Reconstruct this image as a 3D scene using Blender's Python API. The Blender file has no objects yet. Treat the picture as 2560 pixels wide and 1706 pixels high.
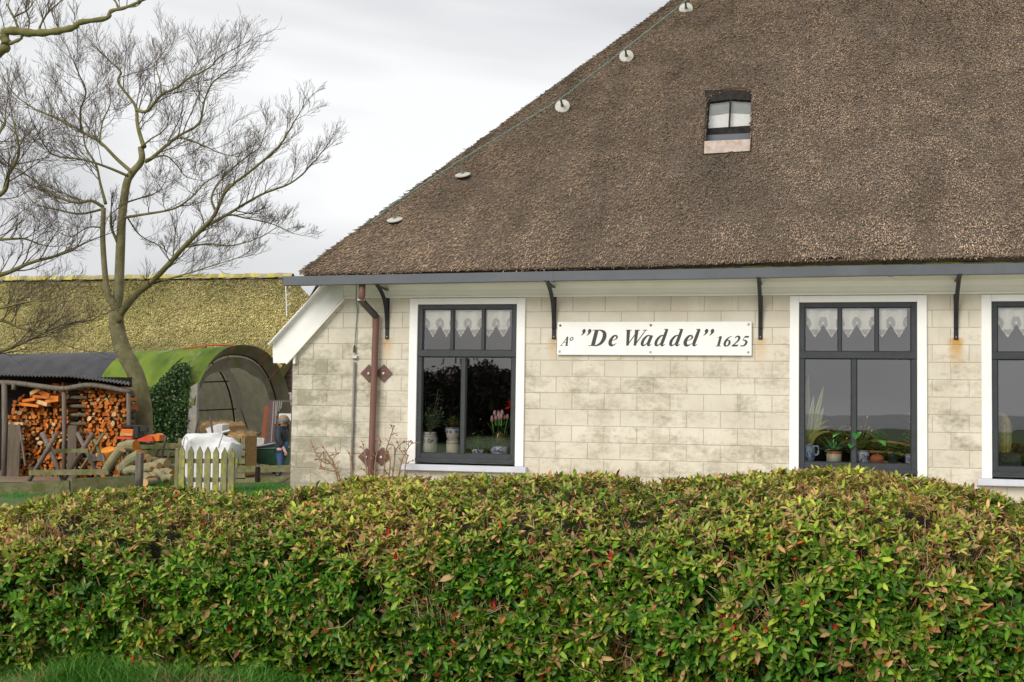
import bpy, math, random
import numpy as np
from mathutils import Vector, Matrix
random.seed(7); rng = np.random.default_rng(7)
scene = bpy.context.scene
col = scene.collection

# ------------------------------------------------------------ camera
CAM = np.array([3.435, -15.389, 1.487]); FPX = 3200.0
YAW, PITCH, ROLL = math.radians(-13.877), math.radians(2.892), math.radians(0.807)
def _rot(y, p, r):
    cy, sy, cp, sp = math.cos(y), math.sin(y), math.cos(p), math.sin(p)
    f = np.array([sy*cp, cy*cp, sp]); rt = np.array([cy, -sy, 0.]); up = np.cross(rt, f)
    return np.array([math.cos(r)*rt+math.sin(r)*up, -math.sin(r)*rt+math.cos(r)*up, f])
RC = _rot(YAW, PITCH, ROLL)
cam = bpy.data.objects.new('camera', bpy.data.cameras.new('camera')); col.objects.link(cam)
cam.data.sensor_width = 36; cam.data.lens = 36*FPX/2560
cam.data.clip_start = .1; cam.data.clip_end = 3000
_m = Matrix.Identity(4)
for i in range(3):
    _m[i][0], _m[i][1], _m[i][2], _m[i][3] = RC[0][i], RC[1][i], -RC[2][i], CAM[i]
cam.matrix_world = _m
scene.camera = cam
# ------------------------------------------------------------ sky and light (bright overcast)
SUN_EL, SUN_AZ = math.radians(34), math.radians(205)     # azimuth from +Y, clockwise
world = bpy.data.worlds.new('World'); scene.world = world; world.use_nodes = True
nt = world.node_tree; nt.nodes.clear(); N = nt.nodes.new; L = nt.links.new
wo = N('ShaderNodeOutputWorld'); bg = N('ShaderNodeBackground'); bg.inputs['Strength'].default_value = .094
sky = N('ShaderNodeTexSky'); sky.sky_type = 'NISHITA'; sky.sun_disc = False
sky.sun_elevation = SUN_EL; sky.sun_rotation = SUN_AZ; sky.air_density = 1.; sky.dust_density = 4.
tc = N('ShaderNodeTexCoord'); mp = N('ShaderNodeMapping'); mp.inputs['Scale'].default_value = (1.6, 1.6, 5.5)
mp.inputs['Location'].default_value = (.35, 1.1, .25)
nz = N('ShaderNodeTexNoise'); nz.inputs['Scale'].default_value = 1.25; nz.inputs['Detail'].default_value = 4; nz.inputs['Roughness'].default_value = .45
nz.inputs['Distortion'].default_value = .35
cr = N('ShaderNodeValToRGB'); e = cr.color_ramp.elements
e[0].position = .34; e[0].color = (3.2, 3.25, 3.36, 1); e[1].position = .59; e[1].color = (5.45, 5.45, 5.45, 1)
mx = N('ShaderNodeMix'); mx.data_type = 'RGBA'; mx.inputs[0].default_value = .94
L(tc.outputs['Generated'], mp.inputs['Vector']); L(mp.outputs[0], nz.inputs['Vector']); L(nz.outputs[0], cr.inputs[0])
L(sky.outputs[0], mx.inputs[6]); L(cr.outputs[0], mx.inputs[7]); L(mx.outputs[2], bg.inputs['Color']); L(bg.outputs[0], wo.inputs[0])
sl = bpy.data.lights.new('sun', 'SUN'); sl.energy = 1.5; sl.angle = math.radians(35); sl.color = (1., .965, .91)
sun = bpy.data.objects.new('sun', sl); col.objects.link(sun)
sun.rotation_euler = (math.pi/2-SUN_EL, 0, math.pi-SUN_AZ)
sun.location = (0, -30, 40)
scene.view_settings.view_transform = 'Standard'; scene.view_settings.look = 'None'
scene.view_settings.exposure = 1.0; scene.view_settings.gamma = 1; scene.view_settings.use_curve_mapping = False
scene.cycles.use_denoising = True
scene.cycles.max_bounces = 8; scene.cycles.transparent_max_bounces = 24

# ------------------------------------------------------------ pixel helpers (photo pixels 2560 x 1706)
def ray(px, py): return RC.T @ np.array([(px-1280)/FPX, (853-py)/FPX, 1.])
def P(px, py, Y):                       # on the plane y = Y
    d = ray(px, py); return CAM + d*(Y-CAM[1])/d[1]
def G(px, py, z=0.):                    # on the ground
    d = ray(px, py); return CAM + d*(z-CAM[2])/d[2]
def PL(px, py, o, n):                   # on any plane
    d = ray(px, py); o = np.asarray(o, float); n = np.asarray(n, float)
    return CAM + d*(((o-CAM)@n)/(d@n))
def V3(*a): return np.array(a, float)
def unit(v): v = np.asarray(v, float); return v/max(1e-9, np.linalg.norm(v))

# ------------------------------------------------------------ materials
def pm(name, c1, c2=None, scale=6., rough=.7, bump=0., bscale=None, stretch=(1,1,1), metal=0., spec=.4, attr=False, rnd=0.,
       contrast=(.35,.65), c3=None, s3=1.5, p3=(.5,.62), translucent=0., detail=5.):
    m = bpy.data.materials.new(name); m.use_nodes = True
    t = m.node_tree; b = t.nodes['Principled BSDF']; n = t.nodes.new; l = t.links.new
    b.inputs['Roughness'].default_value = rough; b.inputs['Metallic'].default_value = metal
    b.inputs['Specular IOR Level'].default_value = spec
    g = n('ShaderNodeNewGeometry'); mp = n('ShaderNodeMapping'); mp.inputs['Scale'].default_value = stretch
    l(g.outputs['Position'], mp.inputs['Vector'])
    cur = None
    if attr:
        a = n('ShaderNodeAttribute'); a.attribute_name = 'Col'; cur = a.outputs['Color']
    if c2 is not None:
        z = n('ShaderNodeTexNoise'); z.inputs['Scale'].default_value = scale; z.inputs['Detail'].default_value = detail
        z.inputs['Roughness'].default_value = .6
        l(mp.outputs[0], z.inputs['Vector'])
        r = n('ShaderNodeValToRGB'); e = r.color_ramp.elements
        e[0].position, e[1].position = contrast; e[0].color = (*c1, 1); e[1].color = (*c2, 1)
        l(z.outputs[0], r.inputs[0])
        if cur is None: cur = r.outputs[0]
        else:
            x = n('ShaderNodeMix'); x.data_type = 'RGBA'; x.blend_type = 'MULTIPLY'; x.inputs[0].default_value = 1
            l(cur, x.inputs[6]); l(r.outputs[0], x.inputs[7]); cur = x.outputs[2]
    if c3 is not None:
        z = n('ShaderNodeTexNoise'); z.inputs['Scale'].default_value = s3; z.inputs['Detail'].default_value = 6
        z.inputs['Roughness'].default_value = .65
        l(mp.outputs[0], z.inputs['Vector'])
        r = n('ShaderNodeMapRange'); r.inputs[1].default_value, r.inputs[2].default_value = p3
        l(z.outputs[0], r.inputs[0])
        x = n('ShaderNodeMix'); x.data_type = 'RGBA'; l(r.outputs[0], x.inputs[0]); l(cur, x.inputs[6]); x.inputs[7].default_value = (*c3, 1)
        cur = x.outputs[2]
    if rnd:
        oi = n('ShaderNodeObjectInfo'); h = n('ShaderNodeHueSaturation'); r = n('ShaderNodeMapRange')
        r.inputs[3].default_value = 1-rnd; r.inputs[4].default_value = 1+rnd
        l(oi.outputs['Random'], r.inputs[0]); l(r.outputs[0], h.inputs['Value'])
        if cur is None: h.inputs['Color'].default_value = (*c1, 1)
        else: l(cur, h.inputs['Color'])
        cur = h.outputs[0]
    if cur is None: b.inputs['Base Color'].default_value = (*c1, 1)
    else: l(cur, b.inputs['Base Color'])
    if bump:
        z = n('ShaderNodeTexNoise'); z.inputs['Scale'].default_value = bscale or scale*3; z.inputs['Detail'].default_value = 4
        l(mp.outputs[0], z.inputs['Vector'])
        u = n('ShaderNodeBump'); u.inputs['Strength'].default_value = bump; u.inputs['Distance'].default_value = .02
        l(z.outputs[0], u.inputs['Height']); l(u.outputs[0], b.inputs['Normal'])
    if translucent:
        tr = n('ShaderNodeBsdfTranslucent'); ms = n('ShaderNodeMixShader'); ms.inputs[0].default_value = translucent
        if cur is None: tr.inputs[0].default_value = (*c1, 1)
        else: l(cur, tr.inputs[0])
        l(b.outputs[0], ms.inputs[1]); l(tr.outputs[0], ms.inputs[2]); l(ms.outputs[0], t.nodes['Material Output'].inputs[0])
    return m
def nodes_of(m):
    t = m.node_tree; return t, t.nodes['Principled BSDF'], t.nodes.new, t.links.new

# ------------------------------------------------------------ mesh helpers
class MB:
    def __init__(s): s.v = []; s.f = []; s.n = 0; s.c = []; s.mi = []
    def add(s, vs, fs, c=None, mi=0):
        vs = np.asarray(vs, float).reshape(-1, 3)
        s.v.append(vs); s.f += [tuple(i+s.n for i in f) for f in fs]; s.mi += [mi]*len(fs); s.n += len(vs)
        s.c.append(np.tile(np.array([*(c or (1,1,1)), 1.]), (len(vs), 1)))
        return s
    def box(s, a, b, c=None, mi=0):      # axis box from corner a to corner b
        x0, y0, z0 = np.minimum(a, b); x1, y1, z1 = np.maximum(a, b)
        return s.add([(x0,y0,z0),(x1,y0,z0),(x1,y1,z0),(x0,y1,z0),(x0,y0,z1),(x1,y0,z1),(x1,y1,z1),(x0,y1,z1)],
                     [(0,3,2,1),(4,5,6,7),(0,1,5,4),(1,2,6,5),(2,3,7,6),(3,0,4,7)], c, mi)
    def cbox(s, a, b, ch=.004, c=None):  # box with its edges chamfered
        a, b = np.minimum(a, b), np.maximum(a, b); ch = min(ch, float((b-a).min())*.4)
        vs, ix = [], {}
        for i in range(8):
            k = [(i>>j)&1 for j in range(3)]
            for ax in range(3):
                p = [ (b[j] if k[j] else a[j]) for j in range(3)]
                for j in range(3):
                    if j != ax: p[j] += -ch if k[j] else ch
                ix[(i, ax)] = len(vs); vs.append(p)
        fs = []
        for ax in range(3):
            o = [j for j in range(3) if j != ax]
            for sd in (0, 1):
                q = [sd<<ax | (u<<o[0]) | (w<<o[1]) for u, w in ((0,0),(1,0),(1,1),(0,1))]
                fs.append(tuple(ix[(i, ax)] for i in q))
            for u in (0, 1):
                for w in (0, 1):
                    i0 = (u<<o[0]) | (w<<o[1]); i1 = i0 | (1<<ax)
                    fs.append((ix[(i0,o[0])], ix[(i1,o[0])], ix[(i1,o[1])], ix[(i0,o[1])]))
        for i in range(8): fs.append((ix[(i,0)], ix[(i,1)], ix[(i,2)]))
        return s.add(vs, fs, c)
    def bar(s, p, q, w, h, up=(0,0,1), c=None, mi=0, ch=0):   # beam from p to q, w across and h along up
        p, q = np.asarray(p, float), np.asarray(q, float); d = unit(q-p); sd = np.cross(d, up)
        if np.linalg.norm(sd) < 1e-4: sd = np.cross(d, (1,0,0))
        sd = unit(sd); u = np.cross(sd, d)
        cr = [(-1,-1),(1,-1),(1,1),(-1,1)]
        vs = [p+sd*x*w/2+u*y*h/2 for x, y in cr]+[q+sd*x*w/2+u*y*h/2 for x, y in cr]
        return s.add(vs, [(0,1,2,3),(7,6,5,4),(0,4,5,1),(1,5,6,2),(2,6,7,3),(3,7,4,0)], c, mi)
    def tube(s, pts, rad, n=8, caps=True, c=None, mi=0, capmi=None):
        pts = np.asarray(pts, float); k = len(pts); rad = np.broadcast_to(np.asarray(rad, float), (k,))
        tg = np.gradient(pts, axis=0); tg /= np.maximum(1e-9, np.linalg.norm(tg, axis=1))[:, None]
        ref = np.array([0,0,1.]) if abs(tg[0][2]) < .9 else np.array([1.,0,0])
        a = np.cross(tg, ref); bad = np.linalg.norm(a, axis=1) < 1e-3
        if bad.any(): a[bad] = np.cross(tg[bad], np.array([.3,.9,.1]))
        a /= np.linalg.norm(a, axis=1)[:, None]; b = np.cross(tg, a)
        th = np.arange(n)*2*math.pi/n
        vs = pts[:,None,:]+rad[:,None,None]*(np.cos(th)[None,:,None]*a[:,None,:]+np.sin(th)[None,:,None]*b[:,None,:])
        fs = [(i*n+j, i*n+(j+1)%n, (i+1)*n+(j+1)%n, (i+1)*n+j) for i in range(k-1) for j in range(n)]
        s.add(vs.reshape(-1,3), fs, c, mi)
        if caps:
            cm = mi if capmi is None else capmi; o = s.n-k*n
            s.f.append(tuple(o+j for j in range(n))[::-1]); s.f.append(tuple(o+(k-1)*n+j for j in range(n))); s.mi += [cm, cm]
        return s
    def lathe(s, prof, cen=(0,0,0), n=16, c=None, mi=0):
        k = len(prof); th = np.arange(n)*2*math.pi/n
        vs = [(cen[0]+r*math.cos(t), cen[1]+r*math.sin(t), cen[2]+z) for r, z in prof for t in th]
        fs = [(i*n+j, i*n+(j+1)%n, (i+1)*n+(j+1)%n, (i+1)*n+j) for i in range(k-1) for j in range(n)]
        return s.add(vs, fs, c, mi)
    def prism(s, poly, d, c=None, mi=0):  # 3-D polygon pushed along d
        poly = np.asarray(poly, float); k = len(poly)
        return s.add(np.vstack([poly, poly+np.asarray(d, float)]),
                     [tuple(range(k))[::-1], tuple(range(k, 2*k))]+[(i, (i+1)%k, k+(i+1)%k, k+i) for i in range(k)], c, mi)
    def mesh(s, name, mats, smooth=False, cola=False, recalc=True):
        me = bpy.data.meshes.new(name); v = np.vstack(s.v)
        me.from_pydata(v.tolist(), [], s.f)
        for m in (mats if isinstance(mats, (list, tuple)) else [mats]): me.materials.append(m)
        me.polygons.foreach_set('material_index', s.mi)
        if recalc:
            import bmesh
            bm = bmesh.new(); bm.from_mesh(me); bmesh.ops.recalc_face_normals(bm, faces=bm.faces); bm.to_mesh(me); bm.free()
        if smooth: me.polygons.foreach_set('use_smooth', [True]*len(me.polygons))
        if cola:
            ca = me.color_attributes.new('Col', 'FLOAT_COLOR', 'POINT'); ca.data.foreach_set('color', np.vstack(s.c).ravel())
        return me
    def build(s, name, mats, parent=None, smooth=False, cola=False, recalc=True):
        return link(name, s.mesh(name, mats, smooth, cola, recalc), parent)
def link(name, data, parent=None, loc=None):
    o = bpy.data.objects.new(name, data); col.objects.link(o)
    if parent is not None:
        o.parent = parent
        if parent.type == 'EMPTY': o.matrix_parent_inverse = Matrix.Translation(-Vector(parent.location))
    if loc is not None: o.location = loc
    return o
def npmesh(name, v, f, mats, c=None, smooth=False, mi=None):   # big meshes straight from arrays; f is (M,k)
    me = bpy.data.meshes.new(name); v = np.ascontiguousarray(v, dtype=np.float32); f = np.ascontiguousarray(f, dtype=np.int32)
    me.vertices.add(len(v)); me.vertices.foreach_set('co', v.ravel())
    M, k = f.shape; me.loops.add(M*k); me.loops.foreach_set('vertex_index', f.ravel())
    me.polygons.add(M); me.polygons.foreach_set('loop_start', np.arange(0, M*k, k, dtype=np.int32))
    for m in (mats if isinstance(mats, (list, tuple)) else [mats]): me.materials.append(m)
    if mi is not None: me.polygons.foreach_set('material_index', np.asarray(mi, np.int32))
    if smooth: me.polygons.foreach_set('use_smooth', np.ones(M, bool))
    me.update(calc_edges=True)
    if c is not None:
        ca = me.color_attributes.new('Col', 'FLOAT_COLOR', 'POINT')
        if c.shape[1] == 3: c = np.hstack([c, np.ones((len(c), 1))])
        ca.data.foreach_set('color', np.ascontiguousarray(c, dtype=np.float32).ravel())
    return me
def thing(name, label, cat, loc=(0,0,0), group=None):
    o = bpy.data.objects.new(name, None); col.objects.link(o); o.location = Vector([float(x) for x in loc])
    o.empty_display_size = .2; return tag(o, label, cat, group)
def tag(o, label, cat, group=None):
    o['label'] = label; o['category'] = cat
    if group: o['group'] = group
    return o
def kind(o, k): o['kind'] = k; return o
def crom(pts, n=6):                      # smooth curve through points (any dimension)
    p = np.asarray(pts, float); p = np.vstack([2*p[0]-p[1], p, 2*p[-1]-p[-2]]); out = []
    for i in range(1, len(p)-2):
        for t in np.linspace(0, 1, n, endpoint=False):
            a, b, c, d = p[i-1], p[i], p[i+1], p[i+2]
            out.append(.5*((2*b)+(-a+c)*t+(2*a-5*b+4*c-d)*t*t+(-a+3*b-3*c+d)*t**3))
    out.append(p[-2]); return np.array(out)
_g = rng.random((64, 64, 64))
def vnoise(p, s=1.):                     # smooth value noise at points (N,3)
    p = np.asarray(p, float)*s; i = np.floor(p).astype(int); f = p-i; f = f*f*(3-2*f); r = 0
    for dx in (0, 1):
        for dy in (0, 1):
            for dz in (0, 1):
                w = (f[:,0] if dx else 1-f[:,0])*(f[:,1] if dy else 1-f[:,1])*(f[:,2] if dz else 1-f[:,2])
                r = r+w*_g[(i[:,0]+dx)%64, (i[:,1]+dy)%64, (i[:,2]+dz)%64]
    return r
# ------------------------------------------------------------ palette
M = {}
M['mortar'] = pm('mortar', (.47,.43,.35), (.34,.31,.24), 14, .95)
M['white'] = pm('white_paint', (.80,.79,.76), (.72,.71,.67), 3, .45, contrast=(.4,.8))
M['cream'] = pm('cream_paint', (.82,.81,.73), (.76,.75,.66), 2.5, .5, contrast=(.4,.8))
M['sill'] = pm('sill_paint', (.52,.53,.58), (.46,.47,.52), 6, .5)
M['dark'] = pm('dark_frame_paint', (.030,.034,.038), (.040,.045,.050), 8, .45, spec=.35)
M['black'] = pm('black_iron', (.010,.010,.011), (.016,.016,.018), 20, .4)
M['gutter'] = pm('gutter_grey', (.085,.091,.104), (.105,.111,.125), 3, .45, contrast=(.4,.7))
M['brownpipe'] = pm('brown_pipe', (.135,.062,.045), (.17,.085,.062), 5, .5, stretch=(1,1,.4))
M['brownpipe2'] = pm('dark_elbow', (.05,.042,.036), (.075,.06,.05), 9, .55)
M['conduit'] = pm('grey_conduit', (.23,.215,.19), (.17,.16,.14), 12, .6)
M['zinc'] = pm('pale_zinc', (.45,.47,.46), (.6,.62,.6), 20, .5)
M['anchor'] = pm('anchor_brown', (.105,.05,.04), (.14,.07,.055), 20, .6)
M['steel'] = pm('steel', (.45,.44,.42), None, rough=.35, metal=.8)
M['copper'] = pm('green_copper', (.16,.30,.25), (.12,.22,.19), 20, .6)
M['standoff'] = pm('pale_standoff', (.50,.49,.44), (.38,.37,.33), 14, .6)
M['interior'] = pm('interior_wall', (.028,.023,.02), (.04,.032,.028), 1.5, .9)
M['moss'] = pm('eave_moss', (.10,.15,.02), (.03,.035,.015), 5, .95, contrast=(.35,.6))

# concrete blocks: cream limewash weathered through to grey-olive, rust runs below the iron brackets
BR_X = [P(968,850,0)[0], P(1385,850,0)[0], P(1901,850,0)[0], P(2390,850,0)[0]]
def block_material():
    m = pm('weathered_block', (.545,.495,.40), (.61,.565,.47), 2.2, .92, rnd=.05, contrast=(.4,.62))
    t, b, n, l = nodes_of(m)
    cur = b.inputs['Base Color'].links[0].from_socket
    g = n('ShaderNodeNewGeometry'); sp = n('ShaderNodeSeparateXYZ'); l(g.outputs['Position'], sp.inputs[0])
    def math_(op, a, c=None, cl=False):
        x = n('ShaderNodeMath'); x.operation = op; x.use_clamp = cl
        for i, v in enumerate((a, c)):
            if v is None: continue
            if hasattr(v, 'is_linked'): l(v, x.inputs[i])
            else: x.inputs[i].default_value = v
        return x.outputs[0]
    def noise(sc, det, stretch=(1,1,1), rough=.6):
        mp = n('ShaderNodeMapping'); mp.inputs['Scale'].default_value = stretch; l(g.outputs['Position'], mp.inputs[0])
        z = n('ShaderNodeTexNoise'); z.inputs['Scale'].default_value = sc; z.inputs['Detail'].default_value = det
        z.inputs['Roughness'].default_value = rough; l(mp.outputs[0], z.inputs['Vector']); return z.outputs[0]
    def rng_(v, a, c, lo=0., hi=1.):
        r = n('ShaderNodeMapRange'); l(v, r.inputs[0]); r.inputs[1].default_value = a; r.inputs[2].default_value = c
        r.inputs[3].default_value = lo; r.inputs[4].default_value = hi; return r.outputs[0]
    def mixc(f, a, c):
        x = n('ShaderNodeMix'); x.data_type = 'RGBA'; l(f, x.inputs[0]); l(a, x.inputs[6]); x.inputs[7].default_value = (*c, 1); return x.outputs[2]
    blot = noise(1.9, 8, (.9,1,2.0), .72); fine = noise(16, 5, (1,1,1.2)); oi = n('ShaderNodeObjectInfo')
    # worn patches: more at the corner by the yard and lower down (splash zone)
    leftw = rng_(sp.outputs[0], -1.9, -2.9, 0, .09)
    low = rng_(sp.outputs[2], 2.45, 1.9, -.09, .0)
    bias = math_('ADD', math_('ADD', leftw, low), math_('MULTIPLY', math_('SUBTRACT', oi.outputs['Random'], .5), .075))
    v = math_('ADD', math_('ADD', math_('MULTIPLY', blot, .74), math_('MULTIPLY', fine, .26)), bias)
    f1 = math_('MULTIPLY', rng_(v, .475, .575), .62)
    cur = mixc(f1, cur, (.33,.30,.22))
    f2 = math_('MULTIPLY', rng_(v, .575, .64), .6)
    cur = mixc(f2, cur, (.20,.185,.125))
    drip = noise(3.2, 3, (6,6,.7)); f3 = math_('MULTIPLY', rng_(drip, .60, .74), .35); cur = mixc(f3, cur, (.36,.31,.21))
    # lichen specks on the corner
    sp2 = noise(70, 2); f4 = math_('MULTIPLY', rng_(sp2, .66, .70), rng_(sp.outputs[0], -2.2, -2.8, 0, .7)); cur = mixc(f4, cur, (.62,.60,.50))
    for i, bx in enumerate(BR_X):
        dx = math_('ABSOLUTE', math_('SUBTRACT', math_('ADD', sp.outputs[0], math_('MULTIPLY', math_('SUBTRACT', fine, .5), .08)), bx))
        z0 = 2.31; a = rng_(dx, .03, .10, 1, 0); c = rng_(sp.outputs[2], z0-.34, z0-.03, 0, 1); d = rng_(sp.outputs[2], z0+.03, z0+.01, 0, 1)
        f = math_('MULTIPLY', math_('MULTIPLY', math_('MULTIPLY', a, c), d), (.6,.45,.5,.95)[i]); cur = mixc(f, cur, (.46,.25,.05))
    l(cur, b.inputs['Base Color'])
    bu = n('ShaderNodeBump'); bu.inputs['Strength'].default_value = .35; bu.inputs['Distance'].default_value = .006
    bn = noise(45, 5); l(math_('ADD', bn, blot), bu.inputs['Height']); l(bu.outputs[0], b.inputs['Normal'])
    return m
M['block'] = block_material()

def glass_material(name, refl):
    m = bpy.data.materials.new(name); m.use_nodes = True; t = m.node_tree; t.nodes.clear(); n = t.nodes.new; l = t.links.new
    o = n('ShaderNodeOutputMaterial'); mix = n('ShaderNodeMixShader'); tr = n('ShaderNodeBsdfTransparent'); gl = n('ShaderNodeBsdfGlossy')
    gl.inputs['Roughness'].default_value = .012; gl.inputs['Color'].default_value = (.93,.93,.95,1); tr.inputs[0].default_value = (.97,.98,.975,1)
    g = n('ShaderNodeNewGeometry'); mp = n('ShaderNodeMapping'); mp.inputs['Scale'].default_value = (1,1,2.2); z = n('ShaderNodeTexNoise'); z.inputs['Scale'].default_value = 1.7; z.inputs['Detail'].default_value = 1
    l(g.outputs['Position'], mp.inputs[0]); l(mp.outputs[0], z.inputs['Vector'])
    bu = n('ShaderNodeBump'); bu.inputs['Strength'].default_value = .02; bu.inputs['Distance'].default_value = .03; l(z.outputs[0], bu.inputs['Height']); l(bu.outputs[0], gl.inputs['Normal'])
    fr = n('ShaderNodeFresnel'); fr.inputs[0].default_value = 1.5; ad = n('ShaderNodeMath'); ad.inputs[1].default_value = refl; l(fr.outputs[0], ad.inputs[0])
    l(ad.outputs[0], mix.inputs[0]); l(tr.outputs[0], mix.inputs[1]); l(gl.outputs[0], mix.inputs[2]); l(mix.outputs[0], o.inputs[0])
    return m
M['glass'] = glass_material('window_glass', .16)

# ------------------------------------------------------------ ground
def ground_h(x, y):
    y = np.asarray(y, float)
    return np.where(y < -6, -.12*np.clip((-6-y)/2., 0, 1), 0.)
M['lawn'] = pm('lawn', (.045,.085,.018), (.075,.13,.028), 9, .95, bump=.6, bscale=40, c3=(.13,.12,.04), s3=1.2, p3=(.56,.7))
M['dirt'] = pm('yard_dirt', (.16,.11,.07), (.24,.17,.11), 3, .95, bump=.5, bscale=25, c3=(.07,.09,.03), s3=1., p3=(.55,.62))
xs = np.concatenate([[-900,-300,-120,-60], np.arange(-34, 20.1, 1.), [40,90,300,900]])
ys = np.concatenate([[-900,-300,-120,-60,-30], np.arange(-18, 40.1, 1.), [80,200,900]])
gx, gy = np.meshgrid(xs, ys, indexing='ij'); gz = ground_h(gx, gy)
vi = np.arange(gx.size).reshape(gx.shape)
fc = np.stack([vi[:-1,:-1], vi[1:,:-1], vi[1:,1:], vi[:-1,1:]], -1).reshape(-1, 4)
kind(link('ground', npmesh('ground', np.stack([gx,gy,gz],-1).reshape(-1,3), fc, M['lawn'], smooth=True)), 'structure')
yd = MB(); pts = [(-3.6,7.4),(-5.2,6.9),(-9.2,5.2),(-13,3.6),(-20,2.2),(-30,3),(-30,20),(-14,20.2),(-3.6,20)]
yd.add([(x,y,.006) for x,y in pts], [tuple(range(len(pts)))])
kind(yd.build('dirt_yard', M['dirt']), 'structure')

M['bounce'] = pm('pale_bounce', (.58,.55,.48), (.68,.65,.58), 30, .95, bump=.6, bscale=60)
gp = MB(); gp.add([(-3.1,-5.6,.006),(9,-5.6,.006),(9,-.02,.006),(-3.1,-.02,.006)], [(0,1,2,3)]); kind(gp.build('bounce_sheet', M['bounce']), 'structure')  # unseen pale sheet, added behind the hedge to bounce light onto the wall

# the shallow sea behind the camera, mirrored in the panes
M['sea'] = pm('grey_sea', (.10,.115,.12), (.13,.145,.15), .05, .25, spec=.5, bump=.15, bscale=1.)
se = MB(); se.add([(-900,-900,-.09),(900,-900,-.09),(900,-95,-.09),(-900,-95,-.09)], [(0,1,2,3)]); kind(se.build('sea', M['sea']), 'structure')

# ------------------------------------------------------------ farmhouse: wall of blocks
WL, WR = -3.285, 6.9
house = thing('farmhouse', 'old farmhouse of pale weathered blocks under a great brown thatched hip roof', 'house', (0, 4, 0))
WIN = [(-1.70, -.197), (3.0, 4.54), (5.13, 6.67)]
WZ0, WZ1 = .74, 2.825
lineA, lineB = P(790,776,0), P(728,880,0)          # raking edge of the wall, hidden under the verge board
def clip(poly, a, b):                              # keep right-hand side of the line a->b (x,z)
    out = []
    def sd(p): return (b[0]-a[0])*(p[1]-a[1])-(b[1]-a[1])*(p[0]-a[0])
    for i in range(len(poly)):
        p, q = poly[i], poly[(i+1)%len(poly)]; s0, s1 = sd(p), sd(q)
        if s0 >= 0: out.append(p)
        if s0*s1 < 0: u = s0/(s0-s1); out.append((p[0]+(q[0]-p[0])*u, p[1]+(q[1]-p[1])*u))
    return out
core = MB()                                        # mortar bed just behind the block faces, with window openings
xsp = [WL+.004]+[v for w in WIN for v in (w[0]+.05, w[1]-.05)]+[WR]
for i in range(len(xsp)-1):
    x0, x1 = xsp[i], xsp[i+1]
    if i % 2 == 0:
        if i == 0:
            pl = clip([(x0,-.1),(x1,-.1),(x1,3.02),(x0,3.02)], (lineA[0],lineA[2]), (lineB[0],lineB[2]))
            pl = pl if len(pl) > 2 else [(x0,-.1),(x1,-.1),(x1,3.02),(x0,2.2)]
            core.prism([(x,.0045,z) for x,z in pl], (0,.24,0))
        else: core.box((x0,.0045,-.1), (x1,.2445,3.02))
    else:
        core.box((x0,.0045,-.1), (x1,.2445,WZ0-.03)); core.box((x0,.0045,WZ1-.03), (x1,.2445,3.02))
wall = core.build('front_wall', M['mortar'], house)
J = .0028
def block_mesh(x0, x1, z0, z1, jit, name='block'):
    mb = MB(); c = .004+.002*jit
    v = [(x0+c,0,z0+c),(x1-c,0,z0+c),(x1-c,0,z1-c),(x0+c,0,z1-c)]
    m_ = [(x0,.004,z0),(x1,.004,z0),(x1,.004,z1),(x0,.004,z1)]; w = [(x,.10,z) for x,_,z in m_]
    mb.add(v+m_+w, [(0,1,2,3)]+[(i,4+i,4+(i+1)%4,(i+1)%4) for i in range(4)]+[(4+i,8+i,8+(i+1)%4,4+(i+1)%4) for i in range(4)])
    return mb.mesh(name, M['block'])
full = [block_mesh(-.2+J, .2-J, -.1+J, .1-J, j) for j in (0,.4,.8,1.2)]
nb = 0
for k in range(-1, 13):
    z1 = 2.65-.2*k; z0 = z1-.2
    if k == -1: z1 = 2.835
    off = 0. if k % 2 else .2
    i0 = math.floor((WL-off)/.4)-1
    segs = []
    for i in range(i0, i0+30):
        a, b = off+.4*i, off+.4*i+.4
        a, b = max(a, WL), min(b, WR)
        if b-a < .03: continue
        parts = [(a, b)]
        for w0, w1 in WIN:
            if z1 > WZ0-.02 and z0 < WZ1+.05:
                np_ = []
                for (c, d) in parts:
                    if d <= w0+.03 or c >= w1-.03: np_.append((c, d)); continue
                    if c < w0+.03-.02: np_.append((c, w0+.03))
                    if d > w1-.03+.02: np_.append((w1-.03, d))
                parts = np_
        segs += parts
    for a, b in segs:
        if b-a < .02: continue
        ylift = -random.random()*.0025
        if k >= 0 and abs(b-a-.4) < 1e-6 and not (a < -2.7 and z1 > 2.0):
            o = link('block', full[nb % 4], wall, ((a+b)/2, ylift, (z0+z1)/2))
        elif a < -2.6 and z1 > 2.0:
            pl = clip([(a+J,z0+J),(b-J,z0+J),(b-J,z1-J),(a+J,z1-J)], (lineA[0],lineA[2]), (lineB[0],lineB[2]))
            if len(pl) < 3: continue
            mb = MB(); mb.prism([(x,0,z) for x,z in pl], (0,.1,0)); o = link('block', mb.mesh('block', M['block']), wall, (0,ylift,0))
        else:
            o = link('block', block_mesh(a+J, b-J, z0+J, z1-J, .5), wall, (0,ylift,0))
        nb += 1
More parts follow.
